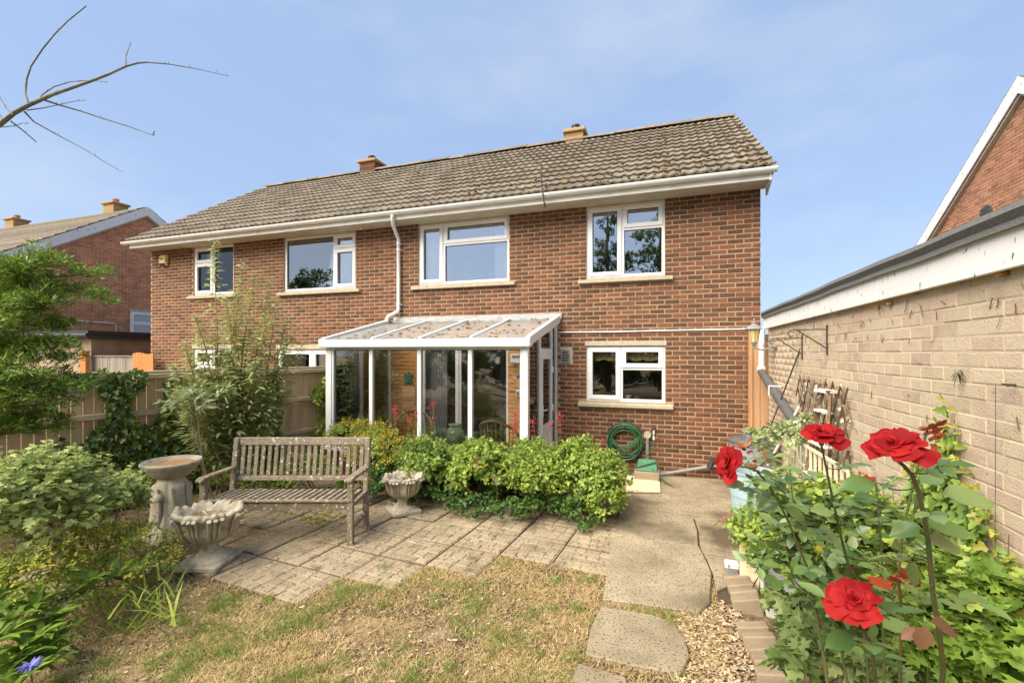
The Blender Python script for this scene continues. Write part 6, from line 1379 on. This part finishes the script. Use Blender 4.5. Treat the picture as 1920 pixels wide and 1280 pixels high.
b1, b2, b3, b4 = atz(1676,842,1.02), atz(1541,818,1.42), atz(1371,868,1.52), atz(1602,1130,1.12)
e1 = bloom(b1, (-.30,-.40,.80), .052, 1, 36); e2 = bloom(b2, (-.05,-.38,.9), .052, 2, 32); e3 = bloom(b3, (-.75,-.50,.35), .054, 3, 32); e4 = bloom(b4, (-.20,-.55,.80), .050, 4, 34)
c1 = smooth_path([e1, atz(1715,900,1.04), atz(1738,1000,1.08), atz(1750,1120,1.14), atz(1768,1280,1.22), RB+Vector((.10,-.1,.6)), RB+Vector((.06,0,0))]); cane(c1, .0040, .0075)
c2 = smooth_path([e2, atz(1560,930,1.5), atz(1585,1040,1.6), atz(1620,1180,1.7), RB+Vector((.02,.05,.4)), RB]); cane(c2, .003, .006)
c3 = smooth_path([e3, atz(1425,888,1.54), atz(1470,960,1.6), atz(1520,1080,1.65), atz(1580,1220,1.7), RB+Vector((-.02,.05,.3)), RB]); cane(c3, .003, .006)
c4 = smooth_path([e4, atz(1618,1175,1.14), atz(1640,1260,1.2), RB+Vector((0,-.05,.5)), RB]); cane(c4, .003, .006)
c5 = smooth_path([atz(1740,800,1.3), atz(1700,960,1.34), atz(1685,1080,1.36), atz(1690,1180,1.4), RB+Vector((.08,.05,.4)), RB]); cane(c5, .0026, .006)
c6 = smooth_path([atz(1640,895,1.6), atz(1650,1000,1.6), atz(1655,1130,1.6), RB+Vector((.05,.05,.4)), RB]); cane(c6, .0024, .006)
c7 = smooth_path([atz(1480,870,1.9), atz(1490,960,1.9), atz(1520,1080,1.85), RB+Vector((-.05,.15,.4)), RB]); cane(c7, .0024, .006)
c8 = smooth_path([atz(1440,900,2.0), atz(1460,1000,1.95), atz(1530,1150,1.8), RB+Vector((-.05,.1,.3)), RB]); cane(c8, .0024, .006)
# leaves that can be told apart in the photograph, placed one by one
for (px,py,zc,dx,dz,sz,m) in ((1640,905,1.05,-1,-.1,.085,'lf_rose'),(1765,925,1.10,1,-.05,.125,'lf_rose'),(1725,905,1.10,.7,.2,.075,'lf_rose'),(1715,925,1.12,.2,-.8,.07,'lf_rose'),(1725,985,1.10,-1,-.35,.075,'lf_rose'),(1740,985,1.08,1,-.1,.10,'lf_rose'),(1735,1010,1.1,1,-.25,.11,'lf_rose'),(1705,1050,1.2,.0,-1,.07,'lf_rose'),
    (1672,1098,1.12,-.9,.15,.055,'lf_rose_young'),(1680,1105,1.12,.4,-.8,.055,'lf_rose_young'),(1745,1165,1.05,1,-.4,.075,'lf_rose_bronze'),(1735,1172,1.05,-.2,-1,.065,'lf_rose_bronze'),(1722,1180,1.08,-.9,-.3,.05,'lf_rose_bronze'),
    (1625,1190,1.2,.6,-.5,.10,'lf_rose'),(1600,1190,1.2,-.7,-.2,.09,'lf_rose'),(1655,1175,1.25,.9,.1,.08,'lf_rose'),(1460,935,1.65,-.8,-.3,.095,'lf_rose'),(1470,950,1.62,.6,-.4,.10,'lf_rose'),(1425,885,1.55,.5,-.1,.06,'lf_rose'),(1395,905,1.55,-1,-.1,.075,'lf_rose'),(1440,915,1.6,.9,.2,.08,'lf_rose'),
    (1535,990,1.6,.9,-.3,.09,'lf_rose'),(1560,960,1.5,-.8,.1,.08,'lf_rose'),(1600,935,1.5,.9,.1,.085,'lf_rose'),(1620,945,1.5,-.6,.1,.07,'lf_rose')):
    p = atz(px,py,zc); d = Vector((C_*dx, S_*dx, dz))+Vector((S_,-C_,0))*random.uniform(-.2,.3); put_leaf(p, d, (S_*.6+random.uniform(-.2,.2), -C_*.6, 1), sz*.92, m)
for cn, lo, hi, k, sz in ((c1,.12,.62,7,.055),(c2,.10,.75,11,.058),(c3,.08,.75,12,.058),(c4,.15,.7,5,.06),(c5,.12,.6,7,.055),(c6,.03,.7,10,.056),(c7,.08,.75,11,.058),(c8,.05,.75,11,.058)):
    for i in range(k):
        q = (lo+(hi-lo)*i/k)*(len(cn)-1); j = min(int(q), len(cn)-2); p = cn[j].lerp(cn[j+1], q-j); a = i*2.4+random.uniform(-.4,.4)
        if depth(p) < .95: continue
        d = Vector((math.cos(a), math.sin(a), random.uniform(-.1,.5)))
        if (p+d*.16-Vector((CX,CY,CH))).length < .75: continue
        if NLEAF[0] < 285: spray(p, d, sz*random.uniform(.85,1.2), 'lf_rose', random.choice((3,5)))
for (px,py,zc) in ((1392,838,1.6),(1410,880,1.7),(1440,860,1.8),(1425,862,1.9),(1600,905,1.7),(1622,895,1.7),(1735,828,1.3),(1748,808,1.3),(1672,1085,1.3)):
    p = atz(px,py,zc); m = 12; a = rng.uniform(0,6.283,m)
    leaves('young_shoot', rng.normal(0,.010,(m,3))+np.array(p), np.stack([np.cos(a),np.sin(a),rng.uniform(-.5,.8,m)],1), rng.normal(size=(m,3))+np.array([0,0,.8]), rng.uniform(.018,.040,m), 'ovate', 'lf_rose_young', rose, stuff=False)
P_, A_, N_ = crown([(lb(1470,960,2.1),(.16,.16,.14)),(lb(1540,1000,1.95),(.18,.18,.16)),(lb(1610,1010,1.85),(.18,.18,.16)),(lb(1500,1070,1.95),(.2,.2,.16)),(lb(1590,1110,1.8),(.18,.18,.14)),(lb(1450,940,2.3),(.12,.14,.09))], 800, 9, .42, -.4, lift=.9)
leaves('foliage', P_, A_, N_, rng.uniform(.04,.07,len(P_)), 'ovate', 'lf_rose', rose)
p = atz(1535,1030,1.55); MB().blob(tuple(p), .012, .016, 8).build('yellow_bud', 'lf_yellow', rose)

# ------------------------------------------------------------------ trees behind the camera that the windows mirror
def tree(name, label, x, y, h, blobs, n, size, kind, m, r=.16):
    t = thing(name, label, 'tree', (x,y,0)); MB().tube([(x,y,0),(x+.1,y,h*.35),(x-.05,y+.1,h*.7),(x,y,h*.95)], [r,r*.8,r*.5,r*.15], 9).build('trunk', 'bark', t, smooth=True)
    for c, rr in blobs: MB().tube(arc((x,y,max(.8,c[2]-rr[2]*1.2)), c, .1, 4, .05), [r*.4,r*.3,r*.2,r*.15,r*.08], 6).build('limb', 'bark', t, smooth=True)
    P_, A_, N_ = crown(blobs, n, 16, .34, -.6); leaves('crown', P_, A_, N_, size*rng.uniform(.7,1.3,len(P_)), kind, m, t); return t
tree('conifer', 'tall dark conifer mirrored in the left pane of the upper right window', -4.1, -15.5, 10, [((-4.1,-15.5,z),(1.6-.13*z,1.6-.13*z,.8)) for z in (2,3.3,4.6,5.9,7.2,8.5)], 6000, .22, 'lance', 'lf_tree')
tree('broadleaf_tree', 'spreading tree mirrored in the right pane of the upper right window', -1.6, -16.5, 9, [((-1.6+dx,-16.5+dy,z),(1.1,1.0,.8)) for dx,dy,z in ((-.8,0,5.2),(.5,.3,6.4),(1.4,-.2,5.0),(-.4,.4,7.4),(.6,0,8.2),(-1.4,0,6.4))], 4200, .16, 'ovate', 'lf_tree')
tree('far_tree', 'round dark tree mirrored in the neighbours upstairs window', -33.5, -27, 9, [((-33.5+dx,-27,z),(2.2,2.0,1.8)) for dx,z in ((-1,4.5),(1.2,5),(0,7),(-1.5,6.5),(1,8.2))], 4000, .3, 'ovate', 'lf_tree', .3)
shrub('garden_hedge', 'evergreen hedge along the bottom of the garden behind the camera', 'hedge', (-6,-13.2,0), [((-13+i*1.5,-13.2,.8+.1*math.sin(i*2)),(1.0,.8,.95)) for i in range(12)]+[((-12.5+i*1.5,-13.3,1.7+.2*math.sin(i*1.7)),(.9,.7,.75)) for i in range(12)], 26000, .15, 'ovate', 'lf_tree', nst=20, r0=.03, clumps=14)

for o in LOCALS:
    if '_local' in o: del o['_local']
